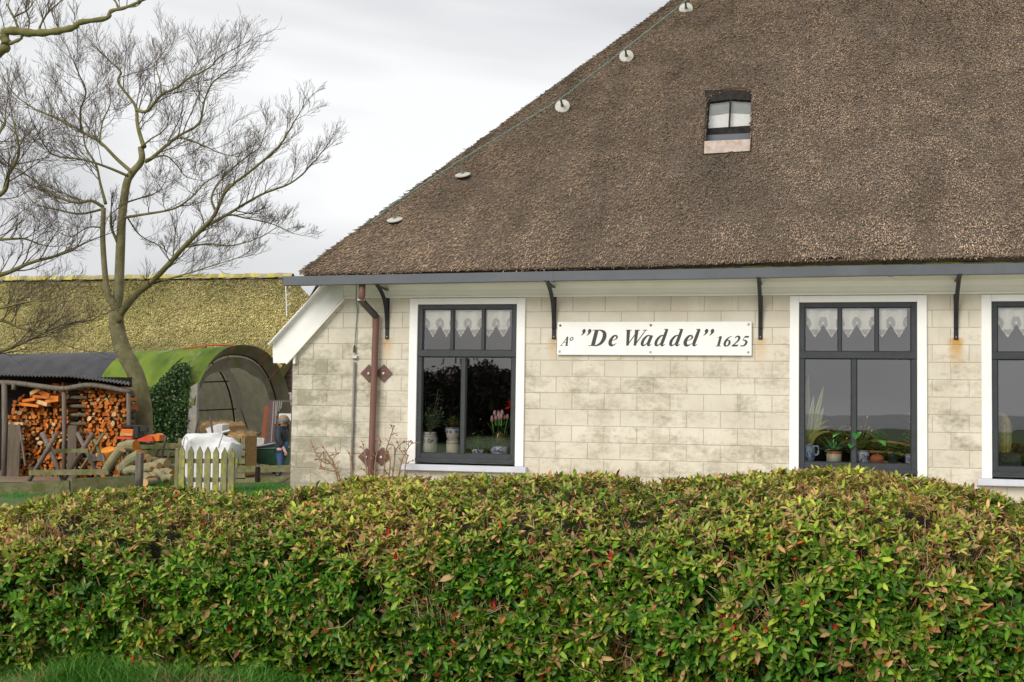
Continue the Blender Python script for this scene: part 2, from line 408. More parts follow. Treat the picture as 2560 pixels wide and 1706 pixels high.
# side and back walls, inner room
sw = MB(); sw.box((WL+.006,.25,-.1),(WL+.25,11,2.15)); sw.box((WL+.006,10.8,-.1),(WR+2,11,2.9)); sw.box((WR,.0,-.1),(WR+2,.25,3.)); sw.box((WR+1.8,.25,-.1),(WR+2,10.8,3.))
sw.build('side_wall', M['block'], house)
edge = MB(); edge.box((WL-.006,.0,.0),(WL+.0015,.03,2.0)); edge.build('corner_strip', M['anchor'], house)
room = MB(); room.box((WL+.3,4.2,-.05),(WR,4.35,3.)); room.box((WL+.3,.3,2.96),(WR,4.2,3.06)); room.box((WL+.3,.3,-.08),(WR,4.2,.02)); room.box((1.2,.3,0),(1.35,4.2,2.95)); room.box((WL+.28,.26,0),(WL+.38,4.2,2.2))
room.build('room_wall', M['interior'], house)

# ------------------------------------------------------------ windows
def make_window(x0, x1):
    root = MB(); t = .108
    # white casing as four butted boards, proud of the blocks
    root.cbox((x0,-.028,WZ0),(x0+t,.12,WZ1),.005); root.cbox((x1-t,-.028,WZ0),(x1,.12,WZ1),.005); root.cbox((x0+t,-.026,WZ1-.078),(x1-t,.12,WZ1),.005)
    w = root.build('window', M['white'], house)
    ix0, ix1, iz0, iz1 = x0+t, x1-t, WZ0+.045, WZ1-.078
    W, Hh = ix1-ix0, iz1-iz0
    X = lambda f: ix0+f*W
    Z = lambda f: iz1-f*Hh
    fr = MB(); yf = -.004
    fr.cbox((X(0),yf,iz0),(X(.048),.09,iz1),.004); fr.cbox((X(.952),yf,iz0),(X(1),.09,iz1),.004)     # jambs
    fr.cbox((X(.048),yf,Z(.030)),(X(.952),.09,Z(0)),.004)
    fr.build('window_frame', M['dark'], w)
    tr = MB(); tr.cbox((X(0)+.001,yf-.016,Z(.335)),(X(1)-.001,.085,Z(.294)),.005); tr.build('transom', M['dark'], w)
    bt = MB(); bt.cbox((X(.048),yf,iz0),(X(.952),.09,Z(.952)),.004); bt.cbox((X(0),yf-.03,iz0-.008),(X(1),yf-.001,iz0+.03),.004); bt.build('bottom_rail', M['dark'], w)
    for a in (.336, .650):
        g = MB(); g.cbox((X(a),yf+.004,Z(.294)),(X(a+.026),.07,Z(.030)),.004); g.build('glazing_bar', M['dark'], w)
    g = MB(); g.cbox((X(.450),yf+.002,Z(.952)),(X(.492),.08,Z(.335)),.005); g.build('mullion', M['dark'], w)
    for a, b, c, d in ((.048,.336,.030,.294),(.362,.650,.030,.294),(.676,.952,.030,.294),(.048,.450,.335,.952),(.492,.952,.335,.952)):
        # inner bead and the pane itself
        bd = MB(); e = .010; x_0, x_1, z_0, z_1 = X(a), X(b), Z(d), Z(c)
        bd.box((x_0,.012,z_0),(x_0+e,.05,z_1)); bd.box((x_1-e,.012,z_0),(x_1,.05,z_1)); bd.box((x_0+e,.012,z_1-e),(x_1-e,.05,z_1)); bd.box((x_0+e,.012,z_0),(x_1-e,.05,z_0+e))
        bd.build('glazing_bead', M['black'], w)
        tilt = random.uniform(-.0022,.0022); tz = random.uniform(-.002,.002)
        pn = MB(); q = [(x_0+e*.5,z_0+e*.5),(x_1-e*.5,z_0+e*.5),(x_1-e*.5,z_1-e*.5),(x_0+e*.5,z_1-e*.5)]
        f = [(x, .030+tilt*(x-(x_0+x_1)/2)+tz*(z-(z_0+z_1)/2), z) for x, z in q]
        pn.add(f, [(0,1,2,3)])
        pn.build('pane', M['glass'], w, recalc=False)
    s = MB(); s.cbox((x0-.055,-.10,WZ0-.075),(x1+.05,.10,WZ0-.001),.006); s.build('sill', M['sill'], w)
    ins = MB(); ins.cbox((ix0,.095,iz0-.03),(ix1,.42,iz0+.088),.004); ins.build('inner_sill', M['white'], w)
    rv = MB(); rv.box((x0+.05,.121,WZ0),(x0+t-.002,.26,WZ1)); rv.box((x1-t+.002,.121,WZ0),(x1-.05,.26,WZ1)); rv.build('inner_reveal', M['white'], w)
    return (ix0, ix1, iz0, iz1)
WBOX = [make_window(*w) for w in WIN]

# ------------------------------------------------------------ fascia, verge board, gutter
fa = MB(); xl = P(861,745,-.03)[0]
prof = [(-.030,2.832),(-.046,2.836),(-.046,2.852),(-.034,2.858),(-.036,2.93),(-.06,2.99),(-.06,3.05),(.02,3.05),(.02,2.832)]
x0f, x1f = P(861,745,-.03)[0]-.01, WR+2
k = len(prof); va = [(x0f+(z-2.832)*-.0,y,z) for y,z in prof]+[(x1f,y,z) for y,z in prof]
fa.add(va, [tuple(range(k))[::-1], tuple(range(k,2*k))]+[(i,(i+1)%k,k+(i+1)%k,k+i) for i in range(k)])
fa.build('fascia_board', M['cream'], house)
vb = MB(); Yb = -.055
poly = [P(x,y,Yb) for x,y in ((868,712),(807,713),(681,857),(683,908),(715,908),(861,746.5))]
poly[0] = V3(x0f-.001, Yb, 3.045); poly[-1] = V3(x0f-.001, Yb, 2.833); poly[1][2] = 3.045
vb.prism(poly, (0,.05,0)); verge = vb.build('verge_board', M['white'], house)
ct = MB(); a, b = P(812,711,Yb-.03), P(674,862,Yb-.03); ct.bar(a, b, .10, .014, up=unit(np.cross(b-a,(0,1,0)))); ct.build('cover_strip', M['white'], verge)
im = MB(); a, b = P(860,748,Yb-.008), P(716,910,Yb-.008); im.bar(a, b, .03, .018, up=unit(np.cross(b-a,(0,1,0)))); im.build('inner_moulding', M['cream'], verge)
cb = MB(); a = P(738,893,-.02); cb.cbox(a+V3(-.02,-.03,-.09), a+V3(.012,.02,.03)); cb.build('corner_bracket', M['white'], house)
gu0, gu1 = P(708,700,-.45), P(2560,665,-.45)
gs = .0063
def gz_(x): return 2.962+gs*(x+3.15)
GX0, GX1 = -3.221, WR+2.2
gt = MB(); prof = [(-.50,-.0),(-.50,.112),(-.494,.112),(-.494,.006),(-.366,.006),(-.366,.112),(-.36,.112),(-.36,.0)]
n_ = 8; va = []
for x in np.linspace(GX0, GX1, n_): va += [(x, y, gz_(x)+z+.003*math.sin(x*2.1)) for y, z in prof]
k = len(prof); fs = [tuple(range(k))[::-1], tuple(range((n_-1)*k, n_*k))]
for i in range(n_-1): fs += [(i*k+j, i*k+(j+1)%k, (i+1)*k+(j+1)%k, (i+1)*k+j) for j in range(k)]
gt.add(va, fs); gutter = gt.build('gutter', M['gutter'], house)
cp = MB(); cp.box((GX0-.004,-.503,gz_(GX0)-.003),(GX0+.0,-.357,gz_(GX0)+.114)); cp.build('end_cap', M['gutter'], gutter)
for xx in (.2, 4.1):
    j_ = MB(); j_.box((xx,-.5035,gz_(xx)-.0035),(xx+.05,-.3565,gz_(xx)+.1135)); j_.build('joint_sleeve', M['gutter'], gutter)
so = MB(); so.box((GX0+.5,-.36,3.062),(GX1,.02,3.09)); so.build('soffit', M['cream'], house)
for i, bx in enumerate(BR_X):
    bm_ = MB(); z0 = 2.31; yb = -.014; zt = gz_(bx)-.010
    bm_.cbox((bx-.025,yb,z0),(bx+.025,-.002,zt),.002)
    br = bm_.build('gutter_bracket', M['black'], house)
    ar = MB(); ar.bar((bx,-.014,zt-.03),(bx,-.50,zt+.004),.044,.012); ar.build('top_arm', M['black'], br)
    cv = [(bx,-.02,z0+.13),(bx,-.035,z0+.28),(bx,-.10,z0+.44),(bx,-.22,z0+.56),(bx,-.40,zt-.005),(bx,-.51,zt+.004)]
    c_ = crom(cv, 5); cu = MB()
    for p, q in zip(c_[:-1], c_[1:]): cu.bar(p, q+(q-p)*.12, .046, .018, up=(1,0,0) if False else unit(np.cross(q-p,(1,0,0))))
    cu.build('curved_strap', M['black'], br)
    bo = MB(); bo.lathe([(.0001,0),(.007,0),(.007,.006),(.0001,.006)],(0,0,0),6)
    me = bo.mesh('bolt', M['steel']); bb = link('bolt', me, br, (bx,-.0145,z0+.03)); bb.rotation_euler = (math.pi/2,0,0)

# ------------------------------------------------------------ downpipe, conduit, wall anchors
dp = MB(); q = [P(906,708,-.40), P(905,738,-.40), P(903,752,-.37), P(935,786,-.11), P(941,792,-.085), P(939,830,-.08), P(930,1100,-.08), P(925,1200,-.08)]
low = P(925,1200,-.08); low = V3(low[0], -.08, .02)
dp.tube(crom([q[4]+V3(0,0,.02),q[5],q[6],low],3), .041, 14); pipe = dp.build('downpipe', M['brownpipe'], house, smooth=True)
el = MB(); el.tube([q[0]+V3(0,0,.06), q[1], q[2]], .042, 14); el.build('outlet_pipe', M['brownpipe'], pipe, smooth=True)
e2 = MB(); e2.tube([q[2]+V3(0,0,.01), q[2]*.85+q[3]*.15, q[3], q[4]+V3(0,0,-.01)], [.045,.043,.043,.044], 14); e2.build('offset_bend', M['brownpipe2'], pipe, smooth=True)
e3 = MB(); e3.tube([q[2]+V3(0,0,.022), q[2]+V3(0,0,.0)], .048, 14); e3.build('clamp_ring', M['zinc'], pipe)
cn = MB(); a, b = P(886,905,-.03), P(877,1200,-.03); b[2] = .05; cn.tube([a, (a+b)/2, b], .016, 8); cnd = cn.build('cable_conduit', M['conduit'], house, smooth=True)
cc = MB(); cc.tube(crom([P(892,712,-.08),P(890,750,-.04),P(893,780,-.02),P(889,830,-.02),P(886,880,-.03)],5), .006, 6); cc.build('earth_cable', M['copper'], cnd, smooth=True)
cj = MB(); cj.cbox(P(886,893,-.035)+V3(-.035,-.012,-.018), P(886,893,-.035)+V3(.035,.03,.018),.004); cj.build('cable_clamp', M['zinc'], cnd)
c2 = MB(); a = P(886,872,-.03); c2.tube([a+V3(0,0,.04), a+V3(0,0,-.05)], [.012,.018], 8); c2.build('cable_joint', M['brownpipe2'], cnd)
def anchor(px, py):
    c = P(px, py, -.004); h = .115; mb = MB()
    mb.prism([c+V3(-h,0,0), c+V3(0,0,-h), c+V3(h,0,0), c+V3(0,0,h)], (0,-.012,0)); o = mb.build('wall_anchor', M['anchor'], house)
    b = MB(); c = c+V3(0,-.02,0); b.cbox(c-V3(.014,.012,.014), c+V3(.014,.012,.014)); b.build('anchor_bolt', M['zinc'], o)
for p in ((923,934),(960,934),(917,1143),(954,1143)): anchor(*p)

# ------------------------------------------------------------ thatched roof
TA = .97; ca = 1/math.hypot(1,TA); sa = TA*ca
A0 = np.array([-2.96,-.45,3.14]); RISE = .0138
RN = V3(-RISE*ca, -sa, ca); RN /= np.linalg.norm(RN)
def eave_z(x): return 3.14+RISE*(x+2.96)
def roof_pt(x, y, off=0.): return np.stack([x, y, eave_z(x)+TA*(y+.45)], -1)+RN*off
B0 = PL(1690, 0, A0, RN)                                     # where the hip leaves the picture
hip = unit(B0-A0)
def hipx(y): return A0[0]+(y+.45)*(B0[0]-A0[0])/(B0[1]-A0[1])
TOPY = 7.2
M['reed_base'] = pm('reed_base', (.06,.045,.033), (.13,.10,.075), 30, .95, bump=1., bscale=60)
M['reed'] = pm('reed', (.75,.75,.75), (1.2,1.2,1.2), 1.1, .75, attr=True, spec=.15, c3=None)
M['reed_end'] = pm('reed_eave', (.05,.033,.02), (.11,.075,.045), 60, .95, bump=1., bscale=120, stretch=(1,1,.25))
WOP = [PL(x,y,A0,RN) for x,y in ((1770,243),(1790,233),(1820,227),(1850,226),(1881,231),(1878,300),(1875,378),(1820,382),(1761,385),(1765,310))]
wc = np.mean(WOP, axis=0)
def in_poly(px, py, poly):
    r = np.zeros(len(px), bool); k = len(poly)
    for i in range(k):
        (x0,y0),(x1,y1) = poly[i], poly[(i+1)%k]
        c = ((y0 > py) != (y1 > py)); r ^= c & (px < (x1-x0)*(py-y0)/(y1-y0+1e-12)+x0)
    return r
wpoly = [(p[0], p[1]) for p in WOP]
def bumps(x, y): 
    q = np.stack([x, y, np.zeros_like(x)], -1)
    return (vnoise(q, 1.3)-.5)*.07+(vnoise(q+5, 4.)-.5)*.035
# surface grid following the hip on its left side
ny, nx = 110, 170
yy = np.concatenate([np.linspace(-.45,-.2,6)[:-1], np.linspace(-.2,TOPY,ny)]); V_, idx = [], {}
us = np.linspace(0, 1, nx)**1.0
gx = np.array([hipx(y)+us*(10.5-hipx(y)) for y in yy]); gy = np.repeat(yy[:,None], nx, 1)
fl = roof_pt(gx.ravel(), gy.ravel())+RN*bumps(gx.ravel(), gy.ravel())[:,None]*np.clip((gx.ravel()-hipx(gy.ravel()))*3,0.15,1)[:,None]
drop = np.clip((-.2-gy.ravel())/.25, 0, 1)**2; fl[:,2] -= drop*.035; 
vi = np.arange(gx.size).reshape(gx.shape); fc = np.stack([vi[:-1,:-1],vi[:-1,1:],vi[1:,1:],vi[1:,:-1]],-1).reshape(-1,4)
cen = fl[fc].mean(1); fc = fc[~in_poly(cen[:,0], cen[:,1], [(wc[0]+(x-wc[0])*1.04, wc[1]+(y-wc[1])*1.04) for x,y in wpoly])]
roof = link('thatched_roof', npmesh('thatched_roof', fl, fc, M['reed_base'], smooth=True), house)
# left slope, seen only as the silhouette, down to the low side eave
lv = MB(); ny2 = 30; rows = []
for y in np.linspace(-.45, TOPY, ny2):
    top = np.array([hipx(y), y, eave_z(hipx(y))+TA*(y+.45)])
    if y < .02: bot = np.array([A0[0]+(y+.45)*.1-.02, y+.02, A0[2]-.03]) if y < -.2 else np.array([-2.95, max(y,.0), 3.0])
    else: bot = np.array([-3.60, y, 2.16])
    rows.append([top*(1-u)+bot*u for u in np.linspace(0,1,6)])
rv_ = np.array(rows).reshape(-1,3); vi = np.arange(ny2*6).reshape(ny2,6)
fc2 = np.stack([vi[:-1,:-1],vi[1:,:-1],vi[1:,1:],vi[:-1,1:]],-1).reshape(-1,4)
link('side_slope', npmesh('side_slope', rv_, fc2, M['reed_base']), roof)
bk = MB(); bk.add([(10.5,-.45,eave_z(10.5)),(10.5,TOPY,eave_z(10.5)+TA*(TOPY+.45)),(10.5,14,3.1),(hipx(TOPY),TOPY,eave_z(hipx(TOPY))+TA*(TOPY+.45)),(-3.6,14,2.16)],[(0,1,2),(1,3,4,2)]); bk.build('rear_slope', M['reed_base'], roof)
# eave: the cut reed ends, a dark band with a ragged underside
ev = MB(); xs = np.linspace(A0[0], 10.5, 160); vv = []; 
for x in xs:
    zt = eave_z(x)-.035; w = .012*math.sin(x*3.1)+.012*math.sin(x*7.7+1)+random.uniform(-.006,.006); th = zt-(gz_(x)+.10)
    vv += [(x,-.452,zt+.005),(x,-.462+w*.3,zt-.012+w*.4),(x,-.43,zt-th*.6+w*.5),(x,-.37,zt-th+w*.5),(x,-.05,zt-th+.0)]
k = 5; ev.add(vv, [(i*k+j,(i+1)*k+j,(i+1)*k+j+1,i*k+j+1) for i in range(len(xs)-1) for j in range(k-1)])
ev.build('eave_edge', M['reed_end'], roof)
mo = MB(); xs = np.linspace(.6, 10.4, 120); vv = []
for x in xs:
    z = gz_(x)+.112; h = .018+.014*vnoise(np.array([[x,0,0]]),3.)[0]; f_ = min(1,(x-.6)/2.); vv += [(x,-.43,z-.05),(x,-.43,z+h*f_*1.3-.006),(x,-.36,z+h*f_*1.6)]
mo.add(vv, [(i*3+j,(i+1)*3+j,(i+1)*3+j+1,i*3+j+1) for i in range(len(xs)-1) for j in range(2)])
mo.build('moss_strip', M['moss'], roof)
# reed ends standing out of the whole surface
def reeds(n):
    y = -.45+(TOPY+.45)*(1-np.sqrt(1-rng.random(n)*.985)); y = -.45+rng.random(n)*(TOPY-.6+.45)
    x = hipx(y)-.03+rng.random(n)*(7.2-hipx(y)+.03)
    keep = ~in_poly(x, y, wpoly); x, y = x[keep], y[keep]; n = len(x)
    p = roof_pt(x, y)+RN*bumps(x, y)[:,None]*np.clip((x-hipx(y))*3,.15,1)[:,None]
    p[:,2] -= np.clip((-.2-y)/.25,0,1)**2*.035
    dn = np.array([0,-ca,-sa]); hl = -hip
    near = np.exp(-np.clip(x-hipx(y),0,None)/2.6)[:,None]*.85
    d = dn*(1-near)+hl*near+rng.normal(0,.14,(n,3)); d /= np.linalg.norm(d,axis=1)[:,None]
    d = d+RN*rng.uniform(.06,.30,n)[:,None]; d /= np.linalg.norm(d,axis=1)[:,None]
    sd = np.cross(d, RN); sd /= np.linalg.norm(sd,axis=1)[:,None]
    ln = rng.uniform(.04,.10,n)[:,None]; w = rng.uniform(.003,.0062,n)[:,None]
    a = p-d*ln*.35-RN*.004; e = p+d*ln*.65
    v = np.stack([a-sd*w, a+sd*w, e+sd*w*.8, e-sd*w*.8], 1).reshape(-1,3)
    q = np.stack([x*.55,y*.55,np.zeros(n)],-1)
    big = vnoise(q,1.)*.5+vnoise(q+9,2.7)*.3+vnoise(q+3,9.)*.2
    streak = vnoise(np.stack([x*2.2,y*.25,np.zeros(n)],-1),1.)*.6+vnoise(np.stack([x*6,y*.5,np.zeros(n)+3],-1),1.)*.4
    t = rng.beta(1.5,2.1,n); light = .105+.33*t**1.15
    light *= .62+.80*big; light *= .70+.58*streak
    light *= np.where(y < .9, 1.12-.12*np.clip(y,0,.9)/.9, 1.)
    # damp streak below the roof window and beside the lowest standoffs
    dxw = np.abs(x-wc[0]-.08*np.sin(y*5))/.46; run = np.clip(1-dxw,0,1)*np.clip((wc[1]-.45-y)/.2,0,1)*np.clip((y+.3)/1.4,0,1); light *= 1-.62*run
    warm = rng.uniform(0,1,n); left = np.exp(-np.clip(x-hipx(y),0,None)/3.)
    c = np.stack([light*1.16, light*(.865-.06*warm-.02*left), light*(.65-.11*warm-.06*left)],-1)
    gr = (rng.random(n) < .03+.22*run); c[gr] = np.stack([light[gr]*.8,light[gr]*.82,light[gr]*.4],-1)
    return v, np.repeat(c,4,0)
v, c = reeds(300000)
f = np.arange(len(v)).reshape(-1,4)
kind(link('reed_ends', npmesh('reed_ends', v, f, M['reed'], c=c), roof), 'stuff')
# ragged fringe along the hip and the eave
n = 9000; y = -.45+rng.random(n)*6.2; x = hipx(y); p = roof_pt(x,y)+rng.normal(0,.012,(n,3))
d = -hip+rng.normal(0,.22,(n,3))+np.array([-.25,0,.12]); d /= np.linalg.norm(d,axis=1)[:,None]; sd = np.cross(d, CAM-p); sd /= np.linalg.norm(sd,axis=1)[:,None]
ln = rng.uniform(.03,.08,n)[:,None]; w = .0055; v = np.stack([p-sd*w-d*.02,p+sd*w-d*.02,p+d*ln+sd*w*.7,p+d*ln-sd*w*.7],1).reshape(-1,3)
l_ = .07+.3*rng.beta(1.4,2.4,n); c = np.repeat(np.stack([l_*1.15,l_*.86,l_*.6],-1),4,0)
n2 = 9000; x = A0[0]+rng.random(n2)*(7.3-A0[0]); p = np.stack([x,np.full(n2,-.455)+rng.uniform(-.01,.02,n2),eave_z(x)-.035+rng.uniform(-.006,.014,n2)],-1)
d = np.array([0,-.55,-.5])+rng.normal(0,.28,(n2,3)); d /= np.linalg.norm(d,axis=1)[:,None]; sd = np.cross(d,CAM-p); sd /= np.linalg.norm(sd,axis=1)[:,None]
ln = rng.uniform(.008,.026,n2)[:,None]; v2 = np.stack([p-sd*w,p+sd*w,p+d*ln+sd*w*.7,p+d*ln-sd*w*.7],1).reshape(-1,3)
l_ = .05+.24*rng.beta(1.4,2.,n2); c2_ = np.repeat(np.stack([l_*1.12,l_*.84,l_*.58],-1),4,0)
v = np.vstack([v,v2]); c = np.vstack([c,c2_])
kind(link('reed_fringe', npmesh('reed_fringe', v, np.arange(len(v)).reshape(-1,4), M['reed'], c=c), roof), 'stuff')
# a few loose pale straws lying on the slope
M['straw'] = pm('straw',(.42,.33,.20))
for px, py, ln in ((1072,615,.11),(1427,475,.09),(2020,90,.16),(2035,140,.2),(2380,215,.14),(1603,545,.1),(1425,485,.1),(1790,600,.08)):
    p = PL(px,py,A0+RN*.03,RN); d = unit(V3(random.uniform(-.5,.5),-ca,-sa)); st = MB(); st.tube([p-d*ln/2, p+RN*.01, p+d*ln/2],.004,4); st.build('loose_straw', M['straw'], roof)

# ------------------------------------------------------------ small window in the thatch
M['lead'] = pm('stained_apron', (.34,.26,.215), (.44,.38,.33), 9, .8, c3=(.33,.19,.10), s3=7, p3=(.55,.68), stretch=(1.6,1,.5))
M['oldwood'] = pm('old_black_wood', (.010,.009,.008), (.028,.022,.018), 18, .8, spec=.2)
M['blind'] = pm('pale_blind', (.66,.64,.60), (.56,.55,.51), 8, .9, stretch=(3,3,.3))
M['greenblind'] = pm('green_blind_band', (.13,.15,.11), (.18,.20,.15), 8, .9)
def ring(sc, off): return [wc+(p-wc)*sc+RN*off for p in WOP]
rvl = MB(); r0, r1, r2 = ring(1.045,.03), ring(1.0,.0), ring(.97,-.34); k = len(r0)
rvl.add(r0+r1+r2, [(i,(i+1)%k,k+(i+1)%k,k+i) for i in range(k)]+[(k+i,k+(i+1)%k,2*k+(i+1)%k,2*k+i) for i in range(k)]); rvl.build('window_reveal', M['reed_end'], roof)
WPo = wc-RN*.15; WPn = unit(RN+V3(0,-.25,-.12))                # the window plane, a little steeper than the roof
def wp(x, y, d=0.): return PL(x, y, WPo+WPn*d, WPn)
zz = lambda x, y: (1720+x*.14035, 200+y*.14035)
def plate(name, pts, mat, parent, d=0., th=.03):
    mb = MB(); mb.prism([wp(*zz(*p), d) for p in pts], -WPn*th); return mb.build(name, mat, parent)
rw = plate('roof_window', [(300,180),(1170,180),(1160,345),(1130,365),(760,345),(390,395),(300,420)], M['oldwood'], house, .02, .05)
plate('frame_stile', [(300,420),(390,395),(350,870),(300,870)], M['oldwood'], rw, .018)
plate('frame_stile', [(1120,360),(1165,345),(1165,850),(1110,830)], M['oldwood'], rw, .018)
plate('frame_rail', [(290,868),(1130,812),(1125,950),(285,985)], M['oldwood'], rw, .018)
plate('glazing_bar', [(742,345),(772,345),(748,845),(718,845)], M['oldwood'], rw, .03)
plate('frame_sill', [(280,987),(1118,948),(1112,1062),(278,1100)], M['gutter'], rw, .06, .09)
plate('blind', [(340,600),(1140,600),(1140,870),(330,900)], M['blind'], rw, -.05, .005)
plate('blind_valance', [(340,360),(1140,340),(1140,610),(740,590),(340,650)], M['greenblind'], rw, -.044, .005)
pn = MB(); pn.add([wp(*zz(*p)) for p in [(352,875),(722,850),(738,348),(384,400)]], [(0,1,2,3)]); pn.build('pane', M['glass'], rw, recalc=False)
pn = MB(); pn.add([wp(*zz(*p)) for p in [(754,850),(1114,828),(1124,360),(775,345)]], [(0,1,2,3)]); pn.build('pane', M['glass'], rw, recalc=False)
ap = MB(); pp = [PL(*zz(*p), A0+RN*.015, RN) for p in ((280,1092),(1112,1056),(1098,1268),(285,1318))]; ap.prism(pp, -RN*.05); ap.build('apron', M['lead'], rw)

# ------------------------------------------------------------ lightning conductor up the hip
lc = thing('lightning_conductor', 'thin green wire on five pale round standoffs up the thatched hip', 'lightning conductor', A0+V3(.4,.6,.8))
wirep = []
for i, (px, py, tx, ty) in enumerate(((987,549,988,518),(1157,437,1155,407),(1406,266,1406,250),(1566,141,1570,135),(1715,22,1716,18))):
    b = PL(px, py, A0+RN*.02, RN); sz = .105
    t1 = unit(np.cross(RN,(0,0,1))); t2 = np.cross(RN, t1); mb = MB(); ax = unit(V3(-.05,-.45,.90)) if i < 2 else unit(V3(.06,-.93,.30))
    u1 = unit(np.cross(ax,(0,1,0))); u2 = np.cross(ax,u1); n_ = 20; vs, fs = [], []
    for r, h in ((.0,.016),(.03,.018),(sz,.004),(sz,-.008),(.0,-.008)):
        vs += [b+u1*r*math.cos(a)+u2*r*math.sin(a)+ax*h for a in np.arange(n_)*2*math.pi/n_]
    for j in range(4): fs += [(j*n_+k,j*n_+(k+1)%n_,(j+1)*n_+(k+1)%n_,(j+1)*n_+k) for k in range(n_)]
    mb.add(vs, fs); so = mb.build('standoff_disc', M['standoff'], lc, smooth=False)
    top = b+ax*.20; rd = MB(); rd.tube([b+ax*.01, b+ax*.05, top], [.028,.017,.013], 8); rd.build('standoff_rod', pm('rod_grey%d'%i,(.19,.19,.15)) if i == 0 else bpy.data.materials['rod_grey0'], so)
    wirep.append(top)
w0 = PL(925,560,A0+RN*.02,RN); end = wirep[-1]+(wirep[-1]-wirep[-2])*2.2
wr = MB(); wr.tube([w0, w0*.3+wirep[0]*.7+RN*.0]+wirep+[end], .0065, 6); wr.build('wire', M['copper'], lc)
# ------------------------------------------------------------ name sign
SX0, SX1, SZ0, SZ1 = .213, 2.562, 2.117, 2.521
M['signwhite'] = pm('sign_white', (.80,.80,.77), (.74,.74,.70), 2, .35)
M['ink'] = pm('sign_ink', (.045,.043,.038), None, rough=.5)
M['rust'] = pm('rusty_screw', (.16,.06,.02), (.3,.14,.05), 60, .8)
sg = thing('name_sign', 'long white name board screwed to the wall with bold slanted dark lettering', 'sign', (1.39,-.03,SZ0))
mb = MB(); mb.cbox((SX0,-.040,SZ0),(SX1,-.012,SZ1),.004); mb.build('board', M['signwhite'], sg)
for x in (SX0+.5, SX1-.5):
    mb = MB(); mb.box((x-.02,-.0118,SZ0+.02),(x+.02,-.002,SZ1-.02)); mb.build('batten', M['oldwood'], sg)
K = 2.35/1268.
def sxy(zx, zy): return SX0+(zx-247)*K, SZ1-(zy-432)*K
class Glyph:
    def __init__(s, x, base, h, shear=.25, wx=1.12): s.mb = MB(); s.x, s.b, s.h, s.sh, s.wx, s.i = x, base, h, shear, wx, 0
    def st(s, pts, n=7, smooth=True):            # pts: (x, y, full width) in cap heights
        p = np.array(pts, float); c = crom(p, n) if (smooth and len(p) > 2) else p
        xy = c[:,:2]*[s.wx,1]; w = c[:,2]/2*1.22; tg = np.gradient(xy, axis=0); tg /= np.maximum(1e-6, np.linalg.norm(tg, axis=1))[:,None]
        nm = np.stack([-tg[:,1], tg[:,0]], -1); L_, R_ = xy+nm*w[:,None], xy-nm*w[:,None]
        y = -.0412-.00025*s.i; s.i += 1
        def wv(q): return [(SX0+(s.x-247)*K+(a+b*s.sh)*s.h*K, y, SZ1-(s.b-432)*K+b*s.h*K) for a, b in q]
        m = len(c); s.mb.add(wv(L_)+wv(R_), [(i,i+1,m+i+1,m+i) for i in range(m-1)]); return s
    def bar(s, x0, y0, x1, y1, w): return s.st([(x0,y0,w),(x1,y1,w)])
    def done(s): s.mb.build('letter', M['ink'], sg, recalc=False)
def quote(x, y, h):
    g = Glyph(x, y, h)
    for o in (0,.30): g.st([(o+.10,.99,.02),(o+.12,.93,.15),(o+.15,.83,.15),(o+.13,.72,.08),(o+.04,.60,.02)])
    g.done()
B = 590; Hc = 105
quote(385, B, 112)
g = Glyph(458, B, Hc); g.st([(.24,.02,.20),(.24,.98,.20)]); g.bar(.0,.985,.4,.985,.035); g.bar(.0,.018,.4,.018,.035)
g.st([(.25,.985,.035),(.48,.97,.07),(.70,.82,.16),(.77,.52,.21),(.68,.20,.17),(.46,.03,.08),(.25,.017,.035)]); g.done()
def e_(x, b, h): 
    g = Glyph(x, b, h); g.st([(.17,.33,.03),(.36,.39,.045),(.45,.52,.09),(.38,.64,.07),(.24,.60,.12),(.13,.36,.17),(.16,.13,.17),(.28,.03,.11),(.42,.09,.05),(.51,.18,.02)]); g.done()
e_(580, B, Hc)
g = Glyph(684, B, Hc, wx=1.16); g.st([(.10,.98,.18),(.26,.02,.13)]); g.st([(.24,.03,.06),(.62,.97,.045)]); g.st([(.55,.98,.18),(.66,.02,.13)]); g.st([(.64,.03,.06),(1.02,.97,.045)])
g.bar(-.04,.982,.27,.982,.035); g.bar(.43,.982,.73,.982,.035); g.bar(.88,.982,1.10,.982,.035); g.done()
def bowl(g): g.st([(.46,.58,.05),(.38,.655,.06),(.24,.58,.11),(.12,.34,.15),(.12,.12,.14),(.20,.035,.09),(.32,.10,.05),(.46,.34,.03)])
g = Glyph(795, B, Hc); bowl(g); g.st([(.53,.66,.16),(.48,.36,.17),(.46,.12,.15),(.52,.03,.08),(.64,.12,.02)]); g.done()
def d_(x): 
    g = Glyph(x, B, Hc); bowl(g); g.st([(.53,1.04,.14),(.50,.66,.16),(.46,.30,.17),(.45,.11,.15),(.52,.03,.08),(.64,.12,.02)]); g.bar(.36,1.025,.56,1.045,.035); g.done()
d_(884); d_(980); e_(1070, B, Hc)
g = Glyph(1130, B, Hc); g.st([(.20,1.04,.15),(.16,.60,.17),(.12,.26,.17),(.12,.10,.15),(.19,.03,.08),(.31,.12,.02)]); g.bar(.03,1.025,.23,1.045,.035); g.done()
quote(1186, B, 112)
h2 = 62
g = Glyph(272, B, h2); g.st([(.03,.03,.05),(.44,.98,.06)]); g.st([(.42,.98,.15),(.56,.02,.17)]); g.bar(.20,.36,.52,.36,.05); g.bar(-.08,.02,.16,.02,.045); g.bar(.40,.02,.72,.02,.045); g.done()
g = Glyph(330, 557, 26); g.st([(.4,.95,.14),(.1,.6,.22),(.15,.1,.16),(.4,.05,.14),(.68,.4,.22),(.6,.85,.16),(.4,.95,.14)]); g.done()
